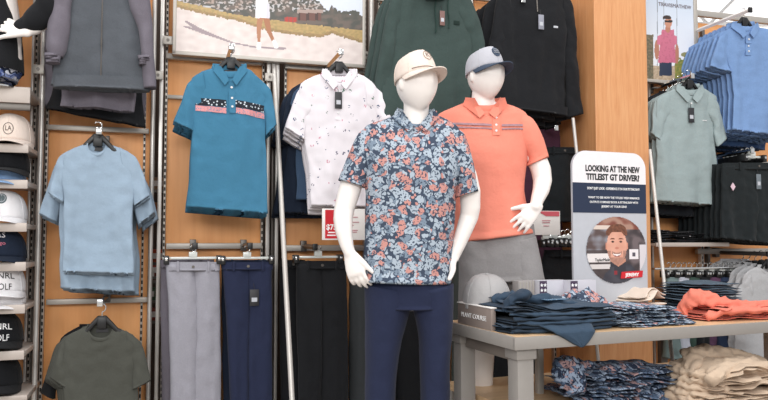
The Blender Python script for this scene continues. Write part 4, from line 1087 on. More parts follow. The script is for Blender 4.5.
# viewer-left arm, hanging with the hand by the hip
rtube(bm, [B(376, 143, .03), B(365, 158, .03), B(354, 176, .02), B(349, 192, .01), B(344, 210, .0), B(343, 220, -.02), B(344, 232, -.04), B(347, 246, -.05), B(350, 254, -.055)],
      [.046, .046, .046, .045, .041, .039, .034, .0265, .0225], 20)
hand(bm, B(350, 254, -.055), B(357, 277, -.075)-B(350, 254, -.055), (-.35, -.9, .1), (.8, -.3, -.2), L=.16, curl=(.42, .5, .55, .6), spread=.06, thumb=.55)
# viewer-right arm, forearm tucked behind the hip
rtube(bm, [B(446, 143, .03), B(457, 158, .03), B(466, 176, .03), B(470, 192, .03), B(470.5, 208, .035), B(469, 217, .04), B(465, 228, .03), B(459, 244, .02), B(453, 258, .01)],
      [.046, .045, .045, .043, .04, .038, .034, .028, .023], 20)
hand(bm, B(453, 258, .01), Vector((-.75, -.15, -.65)), (.5, .6, -.5), (-.2, -.9, .2), L=.16, curl=(.5, .5, .5, .5), spread=.06)
for s, pts in ((-1, [(389, 292), (384, 330), (380, 376)]), (1, [(432, 292), (436, 330), (436, 376)])):
    hx = [B(px, py, .02) for px, py in pts]; x = hx[-1].x
    rtube(bm, hx+[Vector((x, .02, .46)), Vector((x, .04, .3)), Vector((x, .05, .1))], [.07, .066, .05, .048, .046, .036], 20)
    rtube(bm, [Vector((x, .06, .045)), Vector((x+s*.01, -.04, .035)), Vector((x+s*.02, -.14, .025))], [(.04, .036), (.034, .042), (.022, .04)], 16, updir=Vector((1, 0, 0)))
finalize(bm, 'body', M_SKIN, m1)
bm = NB(); lathe(bm, [(.22, 0), (.22, .008), (.215, .012)], 48); 
for v in bm.verts: v.co.z -= .0
mesh('base_plate', bm, M_CHROME, m1, loc=(0, .0, 0))
FLORAL = floral('floral_navy_coral', '414b5c', 'c48e86', 'a8b4c0', '7c8b9b', 30)
fr1 = fr
sh, fy = shirt(fr, 'polo_shirt', '', FLORAL,
    [(397, 112, 434, 113, .05), (386, 118, 446, 118, .062), (366, 125, 458, 126, .08), (358, 140, 464, 142, .10), (361, 165, 461, 170, .125), (365, 195, 457, 198, .125), (365, 230, 455, 230, .125), (363, 260, 454, 260, .13), (362, 281, 453, 284, .135)], [
    [(378, 121, 380, 160, .055), (359, 132, 373, 168, .064), (347, 157, 370, 177, .06), (338, 180, 366, 188, .056)],
    [(444, 122, 444, 160, .055), (464, 133, 454, 170, .064), (474, 162, 457, 182, .06), (479, 191, 455, 198, .056)]],
    kind='polo', seed=51, fold=.010, collar=(416, 112, 21, 21), plk=None, dip=.075, parent=None, sup=1.0, y0=.02, n=60, sfold=.006, collarmat=FLORAL, cat='shirt', fgrow=(.15, 1.2))
def adopt(t, parent, name):
    """make an outfit a part of the mannequin, its pieces sub-parts"""
    kids = list(t.children); b = [k for k in kids if k.name.split('.')[0] == 'body'][0]
    b.name = name; b.parent = parent
    b.location = (0, 0, 0)
    for k in kids:
        if k is b: continue
        k.parent = b
        for g in list(k.children): g.parent = b
    bpy.data.objects.remove(t)
    return b
# y places: keep collar above the chest
b = adopt(sh, m1, 'polo_shirt'); b['label'] = 'navy, coral and light blue floral polo shirt'
bm = NB()
def pants(fr, parent, mat, hips, legL, legR, label, name='trousers', T=.1, seed=0, y0=.02, fold=.006):
    bm = NB(); cloth(bm, [(*fr.l(r[0], r[1]), *fr.l(r[2], r[3]), r[4], y0) for r in hips], n=24, m=64, fold=fold, seed=seed, sup=.95, wr=.003)
    o = mesh(name, bm, mat, parent, smooth='all'); o['label'] = label
    for k, rows in enumerate((legL, legR)):
        bm = NB(); cloth(bm, [(*fr.l(r[0], r[1]), *fr.l(r[2], r[3]), r[4], y0) for r in rows], n=60, m=52, fold=fold*1.5, seed=seed+k+1, sup=1.0, fx=8, fz=4, wr=.004)
        mesh('trouser_leg', bm, mat, o, smooth='all')
    return o
pants(fr, m1, C_NAVYP, [(368, 262, 449, 262, .10), (366, 288, 452, 288, .118), (368, 308, 450, 308, .11)],
    [(365, 284, 414, 292, .118), (365, 308, 411, 308, .112), (365, 340, 402, 340, .098), (365, 376, 397, 376, .088), (364, 420, 394, 420, .084), (366, 480, 392, 480, .075), (368, 545, 391, 545, .07)],
    [(405, 292, 454, 284, .118), (412, 308, 454, 308, .112), (419, 340, 452, 340, .098), (420, 376, 450, 376, .088), (421, 420, 450, 420, .084), (423, 480, 449, 480, .075), (424, 545, 448, 545, .07)],
    'navy blue trousers', seed=61)
cz = (fr.o+hc)
t, s = cap('baseball_cap', cz+Vector((-.006, 0, .017)), .62, 'cream cap with a round line logo on the nearer mannequin', K_CREAM, K_CREAM, R_=.0895, hgt=.098, pitch=-.16,
    logo=lambda t, s: (ringmark(t, s, .021, plain('logo_brown', '8a7a6e', .6), .36, -.0), wraptext(t, s, 'R', .03, plain('logo_brown', '8a7a6e', .6), .36, .018), [mesh('rope_trim', (lambda b_: (tube(b_, [surf_ for surf_ in [s(-PI/2+x/10*.9, .06, .003) for x in range(-10, 11)]], .0016, 6), b_)[1])(NB()), plain('rope_brown', '7a6a5e', .7), t)]))
# ---- mannequin in coral polo
fr = stand_frame(487, 3.2)
m2 = empty('mannequin', fr.o, 'white male mannequin in a coral polo and grey shorts, hand on hip', 'mannequin')
bm = NB(); hc2 = B(486, 75, -.01)
B = lambda px, py, y=0: V3(fr, px, py, y)
hc2 = B(486, 75, -.01); head(bm, hc2, .55, .078, .098, .118)
rtube(bm, [B(484, 88, .015), B(483, 98, .02), B(482, 112, .03)], [.054, .053, .064], 20)
rtube(bm, [B(484, 112, .03), B(484, 128, .03), B(486, 150, .02), B(490, 180, .02), B(493, 210, .02), B(495, 236, .02), B(497, 262, .02)],
      [(.055, .13), (.08, .17), (.1, .165), (.09, .145), (.088, .14), (.1, .16), (.09, .15)], 28, updir=Vector((1, 0, 0)))
rtube(bm, [B(513, 130, .03), B(527, 145, .03), B(537, 160, .02), B(541, 170, .01), B(542.5, 181, .0), B(541, 190, -.03), B(538, 198, -.07), B(535, 207, -.105)],
      [.044, .046, .047, .046, .043, .038, .031, .024], 20)
hand(bm, B(537, 207, -.10), Vector((-.62, -.12, -.62)), (.0, -1, .1), (-.5, .0, .8), L=.150, curl=(.12, .16, .2, .26), spread=.17, thumb=.75)
rtube(bm, [B(456, 132, .03), B(442, 148, .05), B(433, 170, .08), B(431, 200, .1), B(436, 225, .08), B(446, 240, .02)], [.044, .044, .044, .04, .033, .024], 20)
hand(bm, B(446, 240, .02), Vector((.6, -.2, -.5)), (-.3, -.9, .2), (0, 0, 1), L=.16, curl=(.4, .4, .4, .4))
for s, x0, x1 in ((-1, 479, 481), (1, 519, 520)):
    a_ = B(x0, 270, .02); b_ = B(x1, 330, .02); x = b_.x
    rtube(bm, [a_, b_, Vector((x, .02, .5)), Vector((x, .05, .34)), Vector((x, .05, .1))], [.088, .068, .054, .055, .036], 20)
    rtube(bm, [Vector((x, .06, .045)), Vector((x+s*.01, -.04, .035)), Vector((x+s*.02, -.14, .025))], [(.04, .036), (.034, .042), (.022, .04)], 16, updir=Vector((1, 0, 0)))
finalize(bm, 'body', M_SKIN, m2)
bm = NB(); lathe(bm, [(.22, 0), (.22, .008), (.215, .012)], 48); mesh('base_plate', bm, M_CHROME, m2)
CORAL = fabric('e68a76', var=.04)
sh, fy = shirt(fr, 'polo_shirt', '', CORAL,
    [(466, 101, 502, 101, .05), (452, 107, 516, 106, .062), (438, 114, 528, 113, .08), (434, 130, 530, 130, .10), (440, 155, 528, 158, .125), (448, 190, 525, 190, .122), (452, 220, 530, 215, .125), (454, 243, 534, 233, .13)], [
    [(512, 108, 514, 148, .055), (533, 118, 525, 154, .064), (544, 138, 528, 160, .06), (549, 157, 527, 166, .056)],
    [(448, 114, 446, 146, .05), (436, 122, 446, 154, .058), (428, 140, 446, 164, .058), (424, 158, 444, 168, .055)]],
    kind='polo', seed=52, fold=.011, collar=(485, 99, 20, 21), plk=(494, 117, 493, 138, 7), buttons=3, dip=.05, sup=1.0, y0=.02, n=60, sfold=.006, fgrow=(.15, 1.5))
S1 = plain('stripe_lilac_grey', 'a58288', .9); S2 = plain('stripe_deep_coral', 'd87866', .9)
for (xa, ya, xb, yb) in ((443, 124, 489, 126.5), (499, 126.8, 528, 125)):
    s_ = band(sh, fr, fy, 'chest_stripe', ((xa, ya), (xb, yb)), 2.2, S1, .005); s_ = band(sh, fr, fy, 'chest_stripe', ((xa, ya+4), (xb, yb+4)), 1.5, S1, .005)
b = adopt(sh, m2, 'polo_shirt'); b['label'] = 'coral polo shirt with thin grey chest stripes'
C_SHORT = fabric('8f8c8c', heather=.05)
pants(fr, m2, C_SHORT, [(459, 228, 534, 224, .118), (459, 255, 538, 250, .128), (460, 282, 541, 280, .12)],
    [(459, 240, 505, 245, .12), (459, 270, 503, 270, .12), (459, 300, 503, 300, .11), (459, 334, 503, 334, .105)],
    [(495, 245, 536, 236, .12), (500, 270, 543, 268, .12), (504, 300, 549, 298, .11), (506, 334, 550, 334, .105)],
    'grey golf shorts', 'shorts', seed=63)
cz = fr.o+hc2
def lg_m2(t, s):
    disc(t, s, .024, K_SLATE, .34, o=.0028); 
    for k in (-1, 0, 1):
        bm = NB(); tube(bm, [s(-PI/2+x/10*.2, .34+k*.06+.01*math.sin(x), .0042) for x in range(-10, 11)], .0012, 5); mesh('patch_line', bm, M_GREYP, t)
cap('baseball_cap', cz+Vector((-.006, 0, .016)), .55, 'light grey cap with slate visor and round patch on the coral mannequin', K_GREY, K_SLATE, R_=.0915, hgt=.098, pitch=-.14, logo=lg_m2)
# ---- black-clad mannequin at the upper left edge
fr = stand_frame(-8, 3.12); fr.o.z = 0
z_sh = shz[0]
m0 = empty('mannequin', Vector((fr.o.x, fr.o.y, z_sh)), 'half mannequin in black with hand on hip on the top left shelf', 'mannequin')
def B(px, py, y=0):
    v = V3(fr, px, py, y); v.z -= z_sh; return v
bm = NB()
rtube(bm, [B(-10, -95), B(-10, -60), B(-10, -20), B(-10, 20), B(-10, 60)], [(.06, .12), (.09, .15), (.075, .105), (.09, .13), (.09, .14)], 24, updir=Vector((1, 0, 0)))
rtube(bm, [B(-10, -150, 0), B(-10, -120), B(-10, -95)], [.045, .045, .055], 16); head(bm, B(-10, -165), .2)
rtube(bm, [B(24, -82), B(38, -55, .0), B(47, -20, .02), B(52, 2, .02), B(51, 14, .0), B(44, 22, -.02), B(34, 29, -.05), B(26, 32, -.07)], [.048, .044, .04, .037, .036, .034, .028, .022], 18)
hand(bm, B(26, 32, -.07), Vector((-.86, -.12, .30)), (.1, -.9, .5), (.0, -.1, -1), L=.145, curl=(.2, .22, .25, .3), spread=.22, thumb=.7)
finalize(bm, 'body', M_SKIN, m0)
bm = NB(); tube(bm, [(0, 0, .004), (0, 0, .12)], .016, 12); lathe(bm, [(.09, 0), (.09, .006), (.085, .008)], 32)
mesh('stand', bm, M_CHROME, m0)
class Off:
    def __init__(s, f, z): s.f = f; s.z = z; s.o = f.o; s.a = f.a; s.pl = f.pl
    def l(s, x, y): a_, b_ = s.f.l(x, y); return (a_, b_-s.z)
fo = Off(fr, z_sh)
bm = NB(); cloth(bm, [(*fo.l(*r[:2]), *fo.l(*r[2:4]), r[4], 0) for r in [(-24, -96, 4, -96, .06), (-40, -82, 22, -82, .09), (-36, -40, 17, -40, .12), (-30, -5, 12, -5, .1), (-35, 25, 18, 25, .12), (-40, 60, 20.5, 60, .13), (-40, 72, 20, 72, .13)]], n=50, m=56, fold=.008, seed=70, sup=.95, openend=True)
o = mesh('top', bm, C_BLACK, m0, smooth='all'); o['label'] = 'black long-sleeved top'
bm = NB(); cloth(bm, [(*fo.l(*r[:2]), *fo.l(*r[2:4]), r[4], -.05) for r in [(2, -84, 14, -60, .06), (24, -78, 18, -50, .062), (44, -46, 28, -40, .062), (55, -12, 38, -8, .06), (61, 4, 42, 4, .056), (60, 18, 42, 6, .054), (50, 31, 36, 12, .05), (40, 37, 30, 20, .044), (26, 40, 22.5, 26, .034)]], n=60, m=40, fold=.009, seed=71, sup=1.0, fx=10, fz=8)
mesh('sleeve', bm, C_BLACK, o, smooth='all')
FL2 = floral('floral_blue_trim', '20283c', '8a9ac8', 'd8dcea', '4a5c92', 24)
bm = NB(); cloth(bm, [(*fo.l(*r[:2]), *fo.l(*r[2:4]), r[4], 0) for r in [(-39, 62, 19, 62, .125), (-38, 72, 18, 72, .135), (-36, 80, 14, 80, .12)]], n=16, m=56, fold=.012, seed=72, sup=.95)
o = mesh('skirt_trim', bm, FL2, m0, smooth='all'); o['label'] = 'blue and white patterned hem'
# ================================================================== DISPLAY TABLE
TZ = .76
def onplane(px, py, z):
    r = ray(px, py); t = (z-H)/r.z; return Vector((0, 0, H))+r*t
A = onplane(515, 338, TZ); TA = math.radians(22)
TU = Vector((math.cos(TA), math.sin(TA), 0)); TN = Vector((-math.sin(TA), math.cos(TA), 0))
def TL(px, py, z=TZ):
    d = onplane(px, py, z)-A; return d.dot(TU), d.dot(TN)
def TW(x, y, z): return A+TU*x+TN*y+Vector((0, 0, z-TZ))
TD = .56; TLEN = 1.95
t = empty('display_table', TW(0, 0, 0), 'grey laminate display table with maple top carrying folded shirts', 'table', rz=TA)
bm = NB(); box(bm, .012, TLEN-.012, .012, TD-.012, TZ-.02, TZ+.001); o = mesh('tabletop', bm, M_TOP, t, smooth=False); o['label'] = 'maple wood top surface'
for nm, x0, x1, y0, y1 in (('front', 0, TLEN, 0, .014), ('back', 0, TLEN, TD-.014, TD), ('left', 0, .014, .014, TD-.014), ('right', TLEN-.014, TLEN, .014, TD-.014)):
    bm = NB(); box(bm, x0, x1, y0, y1, TZ-.045, TZ, .002); mesh('edge_band', bm, M_TABLE, t)
bm = NB(); box(bm, .014, TLEN-.014, .014, TD-.014, TZ-.045, TZ-.021); mesh('underside', bm, M_TABLE, t)
bm = NB(); box(bm, .05, .075, .1, TD-.1, TZ-.1, TZ-.045, .002); mesh('side_rail', bm, plain('rail_brown_grey', '7c736c', .5), t)
bm = NB(); box(bm, TLEN-.075, TLEN-.05, .1, TD-.1, TZ-.1, TZ-.045, .002); mesh('side_rail', bm, plain('rail_brown_grey2', '7c736c', .5), t)
bm = NB(); box(bm, .1, TLEN-.1, TD-.1, TD-.075, TZ-.1, TZ-.045, .002); mesh('back_rail', bm, plain('rail_brown_grey3', '7c736c', .5), t)
for x in (.03, TLEN-.1):
    for y in (.03, TD-.1):
        bm = NB(); box(bm, x, x+.068, y, y+.068, 0, TZ-.045, .003); lg = mesh('leg', bm, M_TABLE, t)
        bm = NB(); box(bm, x-.008, x+.076, y-.008, y+.076, TZ-.085, TZ-.046, .003); mesh('leg_collar', bm, M_TABLE, lg)
x_, y_ = .37, .40
bm = NB(); box(bm, x_, x_+.028, y_, y_+.028, 0, TZ-.045, .002); o = mesh('middle_leg', bm, M_ALU, t)
# lower table nested beneath
LZ = .45
lt = empty('nesting_table', TW(.12, .16, 0), 'low maple nesting table under the display table with folded stock', 'table', rz=TA)
bm = NB(); box(bm, 0, 1.72, 0, .62, LZ-.03, LZ, .002); mesh('tabletop', bm, M_TOP, lt, smooth=False)
for x in (.0, 1.66):
    for y in (.0, .56):
        bm = NB(); box(bm, x, x+.06, y, y+.06, 0, LZ-.03, .003); mesh('leg', bm, M_TABLE, lt)
# ---- folded garments
def fold(name, label, cat, mat, cx, cy, z0, L, W, th, rot=0, seed=0, bump=None, group=None, layers=2, rough=.006, rag=.02, jag=1.0, sub=True, collar=None, base=None):
    """folded cloth lying on the table: thick sheets turned back on themselves; cx, cy in table directions, z0 bottom"""
    p = TW(cx, cy, z0)
    t = empty(name, p, label, cat, group, TA+rot)
    n, m = 54, 40
    for ly in range(layers):
        bm = NB(); rings = []
        lt_ = th/layers; zc = lt_*(ly+.5); rr_ = random.Random(seed*7+ly)
        lo, hi = -L/2+rr_.uniform(0, rag), L/2-rr_.uniform(0, rag); dw = rr_.uniform(0, rag*.6)
        for i in range(n):
            u = i/(n-1); x = lo+(hi-lo)*u
            e = min(1, math.sin(PI*min(max(u, .0), 1))**.28+.0) if 0 < u < 1 else .12
            wv = W/2*(1-.0)-dw; ring = []
            yo = noise.noise(Vector((x*6, seed*1.3, ly)))*rag*jag
            for k in range(m):
                a = 2*PI*k/m
                yy = sgp(math.cos(a), .55)*wv*(.93+.07*e)+yo+noise.noise(Vector((x*14, math.cos(a)*1.5, seed+ly*3)))*rag*.7*jag
                zz = sgp(math.sin(a), .8)*lt_*.5*e
                wz = noise.noise(Vector((x*7+seed*1.1, yy*8, seed*.37)))*rough*1.6+noise.noise(Vector((x*23+yy*9, yy*17-x*6, seed*1.37)))*rough*.8+abs(noise.noise(Vector((x*9-yy*12, yy*9, seed*2.1))))*rough*1.2
                lift = bump(x, yy) if bump else 0
                z = zc+zz+(wz+lift)*(1 if base is None else base)
                wx = x+noise.noise(Vector((yy*13, seed, ly+.5)))*rag*.6*abs(2*u-1)**3
                ring.append(bm.verts.new((wx, yy, max(z, .0008+.002*ly) if lift >= -.0001 else z)))
            rings.append(ring)
        for a_, b_ in zip(rings, rings[1:]):
            for k in range(m): bm.faces.new((a_[k], a_[(k+1) % m], b_[(k+1) % m], b_[k]))
        bm.faces.new(rings[0][::-1]); bm.faces.new(rings[-1])
        mesh('folded_body' if ly == 0 else 'folded_front', bm, mat, t, smooth='all')
    return t
def rollcloth(name, parent, pts, rads, mat, seed=0, amp=.01, seg=40, n=56, flat=.62):
    """a gathered fold of cloth"""
    rows = [(*p, r) for p, r in zip(pts, rads)]
    P = []
    k = len(rows)
    for i in range(n):
        s = i/(n-1)*(k-1); j = min(int(s), k-2); t_ = s-j
        a, b = rows[j], rows[j+1]; p0 = rows[j-1] if j else a; p3 = rows[j+2] if j+2 < k else b
        P.append([cr(p0[q], a[q], b[q], p3[q], t_) for q in range(4)])
    bm = NB(); rr = tube(bm, [p[:3] for p in P], [(max(.004, p[3]), max(.003, p[3]*flat)) for p in P], seg)
    for i, ring in enumerate(rr):
        c = Vector(P[i][:3])
        for v in ring:
            d = (v.co-c); q = Vector((v.co.x*10+v.co.y*9, v.co.y*26-v.co.x*8, v.co.z*26)); a = amp*(noise.noise(v.co*15+Vector((seed, 0, 0)))*1.2+(.28-abs(noise.noise(q+Vector((0, seed, 0)))))*2.4+noise.noise(v.co*48)*.4)
            v.co += d.normalized()*a
    return mesh(name, bm, mat, parent, smooth='all')
C_TNAVY = fabric('364759', heather=.05); C_TNAVY2 = fabric('2d3b4b', heather=.05)
FOLDF = floral('floral_folded', '3e485a', 'c08e88', 'a9b6c4', '76879a', 36)
# navy stack, six shirts
ords = ['lowest', 'second from the bottom', 'third from the bottom', 'third from the top', 'second from the top', 'topmost']
R2 = random.Random(5)
for i in range(6):
    tt = fold('folded_shirt', 'slate navy folded polo, %s of the stack at the table corner' % ords[i], 'folded shirt', C_TNAVY if i % 2 else C_TNAVY2,
        .265+R2.uniform(-.012, .012)+i*.002, .20+R2.uniform(-.012, .012), TZ+.002+i*.0155, .52-.012*i, .30, .015, rot=R2.uniform(-.03, .03), seed=80+i, group='navy folded polos at the table corner', rough=.004+.0008*i, rag=.028,
        bump=(lambda x, y: .020*math.exp(-((x+.2)/.07)**2)) if i > 2 else None)
    if i == 5:
        rollcloth('bunched_sleeve', tt, [(-.235, -.04, .0), (-.21, -.05, .035), (-.17, -.06, .055), (-.13, -.02, .045), (-.11, .05, .03)], [.02, .03, .034, .03, .02], C_TNAVY2, 3)
        rollcloth('bunched_sleeve', tt, [(-.2, .08, .03), (-.15, .02, .05), (-.06, -.02, .04), (.05, -.03, .02), (.18, -.06, .006)], [.02, .03, .028, .022, .01], C_TNAVY, 5)
        l_ = NB(); box(l_, -.07, .03, -.08, -.045, .0305, .033, .001); 
        for v in l_.verts: v.co.z += .006
        mesh('chest_print', l_, dots('print_pale_dots', '4d6c88', 'b8c8d4', 150, .3), tt)
    else:
        yl = -.155+R2.uniform(-.01, .01)
        rollcloth('fold_edge', tt, [(-.23, yl+.03, .008), (-.1, yl, .008), (.05, yl-.004, .007), (.22, yl+.02, .006)], [.008, .0105, .010, .006], C_TNAVY2 if i % 2 else C_TNAVY, i, .004)
# drape over the table edge
dr = empty('draped_shirt', TW(.20, .015, TZ), 'slate blue shirt whose corner hangs over the front table edge', 'shirt', rz=TA)
bm = NB()
n_, rows = 26, []
for i in range(n_+1):
    f = i/n_; wtop = .15*(1-f)**.8+.004
    dist = f*.19
    if dist < .10: y, z = .08-dist, .045-.030*(dist/.10)**2
    else: y, z = -.026, .012-(dist-.10)*.62
    rows.append([Vector((.055*f*1.0+(-1+2*k/14)*wtop+.03, y+.005*noise.noise(Vector((k*.3, f*2, 2))), z+.005*noise.noise(Vector((k*.6, f*3, 7))))) for k in range(15)])
top = [[bm.verts.new(p) for p in r] for r in rows]; bot = [[bm.verts.new(p+Vector((0, .0045, -.005))) for p in r] for r in rows]
for i in range(n_):
    for k in range(14):
        bm.faces.new((top[i][k], top[i][k+1], top[i+1][k+1], top[i+1][k])); bm.faces.new((bot[i][k+1], bot[i][k], bot[i+1][k], bot[i+1][k+1]))
    bm.faces.new((top[i][0], bot[i][0], bot[i+1][0], top[i+1][0])); bm.faces.new((top[i][14], bot[i][14], bot[i+1][14], top[i+1][14]))
bm.faces.new([v for v in top[n_]]+[v for v in bot[n_]][::-1])
bm.faces.new([v for v in top[0]]+[v for v in bot[0]][::-1])
mesh('hanging_corner', bm, C_TNAVY, dr, smooth='all')
# floral stack
for i in range(5):
    fold('folded_shirt', 'blue and coral floral folded shirt, %s of the stack beside the navy one' % ['lowest', 'second lowest', 'middle one', 'second highest', 'topmost'][i], 'folded shirt', FOLDF,
        .72+R2.uniform(-.012, .012)-i*.012, .19+R2.uniform(-.01, .01), TZ+.002+i*.0150, .42-.03*i, .30-.012*i, .0145, rot=R2.uniform(-.04, .04), seed=90+i, group='floral folded shirts on the table top', rough=.006, rag=.035)
tb = empty('crumpled_shirt', TW(.50, .34, TZ), 'crumpled floral shirt lying between the gift boxes and portrait sign', 'shirt', rz=TA)
rollcloth('gathered_cloth', tb, [(-.06, .02, .05), (-.02, .0, .085), (.03, -.03, .10), (.08, -.05, .08), (.14, -.04, .045)], [.03, .045, .05, .045, .03], FOLDF, 11, .016)
rollcloth('gathered_cloth', tb, [(-.08, -.04, .04), (0, -.07, .07), (.08, -.09, .075), (.15, -.07, .05)], [.03, .04, .04, .03], FOLDF, 12, .016)
bm = NB(); blob(bm, (.03, -.03, .035), (.12, .09, .035), 24); mesh('lower_folds', bm, FOLDF, tb, smooth='all')
# cream shirts
C_CREAM = fabric('d8c8b8', var=.05)
for i in range(3):
    tt = fold('folded_shirt', 'cream folded shirt, %s of three behind the floral stack' % ['lowest', 'middle', 'topmost'][i], 'folded shirt', dots('cream_motif%d' % i, 'd9c9ba', '6a6468', 34, .10), .93+i*.01, .43, TZ+.002+i*.03, .24-.02*i, .18, .03, rot=.1*i, seed=100+i, group='cream folded shirts', rough=.008, rag=.03,
        bump=(lambda x, y: .03*math.exp(-((x-.02)/.05)**2)) if i == 2 else None)
# coral shirts
C_CORF = fabric('dd7d6a', var=.05)
for i in range(3):
    tt = fold('folded_shirt', 'coral orange folded shirt, %s of the coral pile' % ['lowest', 'middle', 'topmost'][i], 'folded shirt', C_CORF, 1.38+i*.01, .21-.01*i, TZ+.002+i*.018, .80-.05*i, .30-.03*i, .0175, rot=-.03+.03*i, seed=110+i, group='coral folded shirts', rough=.008, rag=.045,
        bump=(lambda x, y: .012*math.exp(-((x+.28)/.1)**2)) if i == 2 else None)
    if i == 2:
        rollcloth('bunched_sleeve', tt, [(-.40, .04, -.01), (-.395, .02, .03), (-.37, -.01, .062), (-.31, -.03, .048), (-.22, -.05, .022), (-.1, -.08, .010)], [.022, .03, .034, .034, .03, .016], C_CORF, 21, .012)
        rollcloth('bunched_sleeve', tt, [(-.34, .06, .03), (-.22, .03, .024), (-.06, -.02, .016), (.1, -.03, .014), (.3, -.06, .012)], [.02, .028, .026, .03, .02], C_CORF, 22, .009)
        rollcloth('bunched_sleeve', tt, [(-.38, -.06, -.02), (-.3, -.10, .005), (-.15, -.125, .005), (.05, -.135, 0)], [.018, .022, .02, .012], C_CORF, 23, .008)
# dark patterned denim-blue pile at the back
for i in range(6):
    fold('folded_shirt', 'dark slate folded shirt with pale flecks, %s of the rear pile' % ords[i], 'folded shirt', dots('slate_fleck%d' % i, '465664', '9aa8b8', 60, .12), 1.30+R2.uniform(-.008, .008)+i*.004, .43, TZ+.002+i*.0235, .44-.02*i, .22, .022, rot=R2.uniform(-.03, .03), seed=120+i, group='slate folded shirts at the back', rough=.004, rag=.025)
# sign block on the left edge
t = empty('counter_sign', TW(.012, .32, TZ), 'small grey wooden sign block with white capitals on the table edge', 'sign', rz=TA)
bm = NB(); box(bm, 0, .022, -.135, .135, 0, .085, .003); mesh('block', bm, plain('sign_taupe', '8d8079', .5), t)
bm = NB(); box(bm, -.002, .026, -.137, .137, .085, .089, .001); mesh('top_edge', bm, M_WHITE, t)
text('sign_lettering', 'PLANT COURSE', .026, M_WINK, t, -.001, 0, .034, rz=-PI/2, width=.20)
# cap on a riser
rp = TW(.12, .40, TZ)
t = empty('riser_block', rp, 'dark low riser block under the pale grey cap', 'display block', rz=TA)
bm = NB(); box(bm, -.07, .07, -.06, .06, 0, .06, .004); mesh('block', bm, M_DARKM, t)
bm = NB(); box(bm, -.06, .06, -.05, .05, .06, .066, .002); mesh('pad', bm, M_BLKP, t)
cap('baseball_cap', TW(.115, .39, TZ+.078), TA+2.75, 'pale grey cap sitting behind the small sign at the table corner', fabric('a5a3a3', var=.03), K_GREY, R_=.112, hgt=.125)
# ball gift boxes
def starbox(px, py, w, label, side=False):
    x, y = TL(px, 321)
    bx = empty('gift_box', TW(x, y, TZ), label, 'box', 'white gift boxes behind the navy stack', TA)
    h = .172
    bm = NB(); box(bm, 0, w, 0, .05, 0, h, .002); mesh('carton', bm, plain('carton_silver', 'c9c8d0', .3, .1), bx)
    bm = NB(); box(bm, 0, w*.27, -.0015, 0, .002, h-.002); st = mesh('star_band', bm, plain('band_plum', '4a3a52', .4), bx)
    for r in range(7):
        for c in range(2):
            bm = NB(); cx_, cz_ = w*(.07+.13*c), .02+r*.022; pts = []
            for k in range(10):
                a = PI/2+k*PI/5; q = .0085 if k % 2 == 0 else .004; pts.append((cx_+q*math.cos(a), cz_+q*math.sin(a)))
            slab(bm, pts, -.003, -.0015); mesh('star', bm, M_WINK, st)
    text('carton_script', 'Titleist', .03, plain('script_grey', '6a7080', .5), bx, w*.62, -.001, h*.52, shear=.3, width=w*.42)
    bm = NB(); box(bm, w*.4, w*.85, -.001, 0, h*.36, h*.375); mesh('script_underline', bm, plain('script_grey', '8a90a0', .5), bx)
starbox(540, 300, .135, 'white gift box with star band, left of the pair behind the navy stack')
starbox(571, 300, .135, 'white gift box with star band, right of the pair beside the portrait sign')
x, y = TL(519, 321)
bx = empty('gift_box', TW(x, y, TZ), 'plain taupe ribbed box left of the two starred gift boxes', 'box', rz=TA)
bm = NB(); box(bm, 0, .082, 0, .05, 0, .17, .002); mesh('carton', bm, plain('carton_taupe', 'a09a98', .5), bx)
for k in range(5):
    bm = NB(); box(bm, .006+k*.016, .012+k*.016, -.002, 0, .004, .166); mesh('rib', bm, M_ALU, bx)
# ---- portrait sign
sx0, sy0 = .33, .475
SP = Plane(TW(sx0, sy0, 0), 22)
fr = Frame(SP, 574, 300); a = fr.l(574, 300)[0]; b = fr.l(648, 300)[0]; W_ = b-a
base = SP.hit(574, 300); base.z = TZ
t = empty('portrait_sign', base, 'rounded white, navy and grey standing sign with a smiling man portrait', 'sign', rz=TA)
class F2:
    def l(s, px, py):
        P = SP.hit(px, py)-base; return P.dot(TU), P.z
f2 = F2(); ztop = f2.l(611, 152)[1]; zn1 = f2.l(611, 183.5)[1]; zn0 = f2.l(611, 213)[1]
rr = .075
def roundtop(x0, x1, z0, z1, r, n=10):
    p = [(x0, z0), (x1, z0)]
    for k in range(n+1): a = PI/2*k/n; p.append((x1-r+r*math.cos(a), z1-r+r*math.sin(a)))
    for k in range(n+1): a = PI/2+PI/2*k/n; p.append((x0+r+r*math.cos(a), z1-r+r*math.sin(a)))
    return p
bm = NB(); slab(bm, roundtop(0, W_, .006, ztop, rr), 0, .012); mesh('board', bm, M_GREYP, t)
bm = NB(); slab(bm, roundtop(.001, W_-.001, zn1, ztop-.001, rr), -.0015, 0); mesh('white_header', bm, plain('sign_white', 'e8e4e6', .45), t)
bm = NB(); box(bm, .001, W_-.001, -.0015, 0, zn0, zn1); mesh('navy_band', bm, M_NAVYP, t)
bm = NB(); box(bm, .02, W_-.02, -.02, .05, 0, .008, .002); mesh('foot', bm, M_CLEAR, t)
def sline(s, px, py, wpx, size, mat, bold=0, nm='sign_lettering', shear=0):
    x, z = f2.l(px, py); xa = f2.l(px-wpx/2, py)[0]; xb = f2.l(px+wpx/2, py)[0]
    return text(nm, s, size, mat, t, x, -.002, z-size*.36, width=xb-xa, bold=bold, shear=shear)
sline('LOOKING AT THE NEW', 612.5, 169, 54, .039, M_INK, .0016)
sline('TITLEIST GT DRIVER?', 613, 177.3, 53, .039, M_INK, .0016)
sline("DON'T JUST LOOK - EXPERIENCE IT IN OUR FITTING BAY!", 613.5, 188.8, 52, .016, M_WINK, .0002)
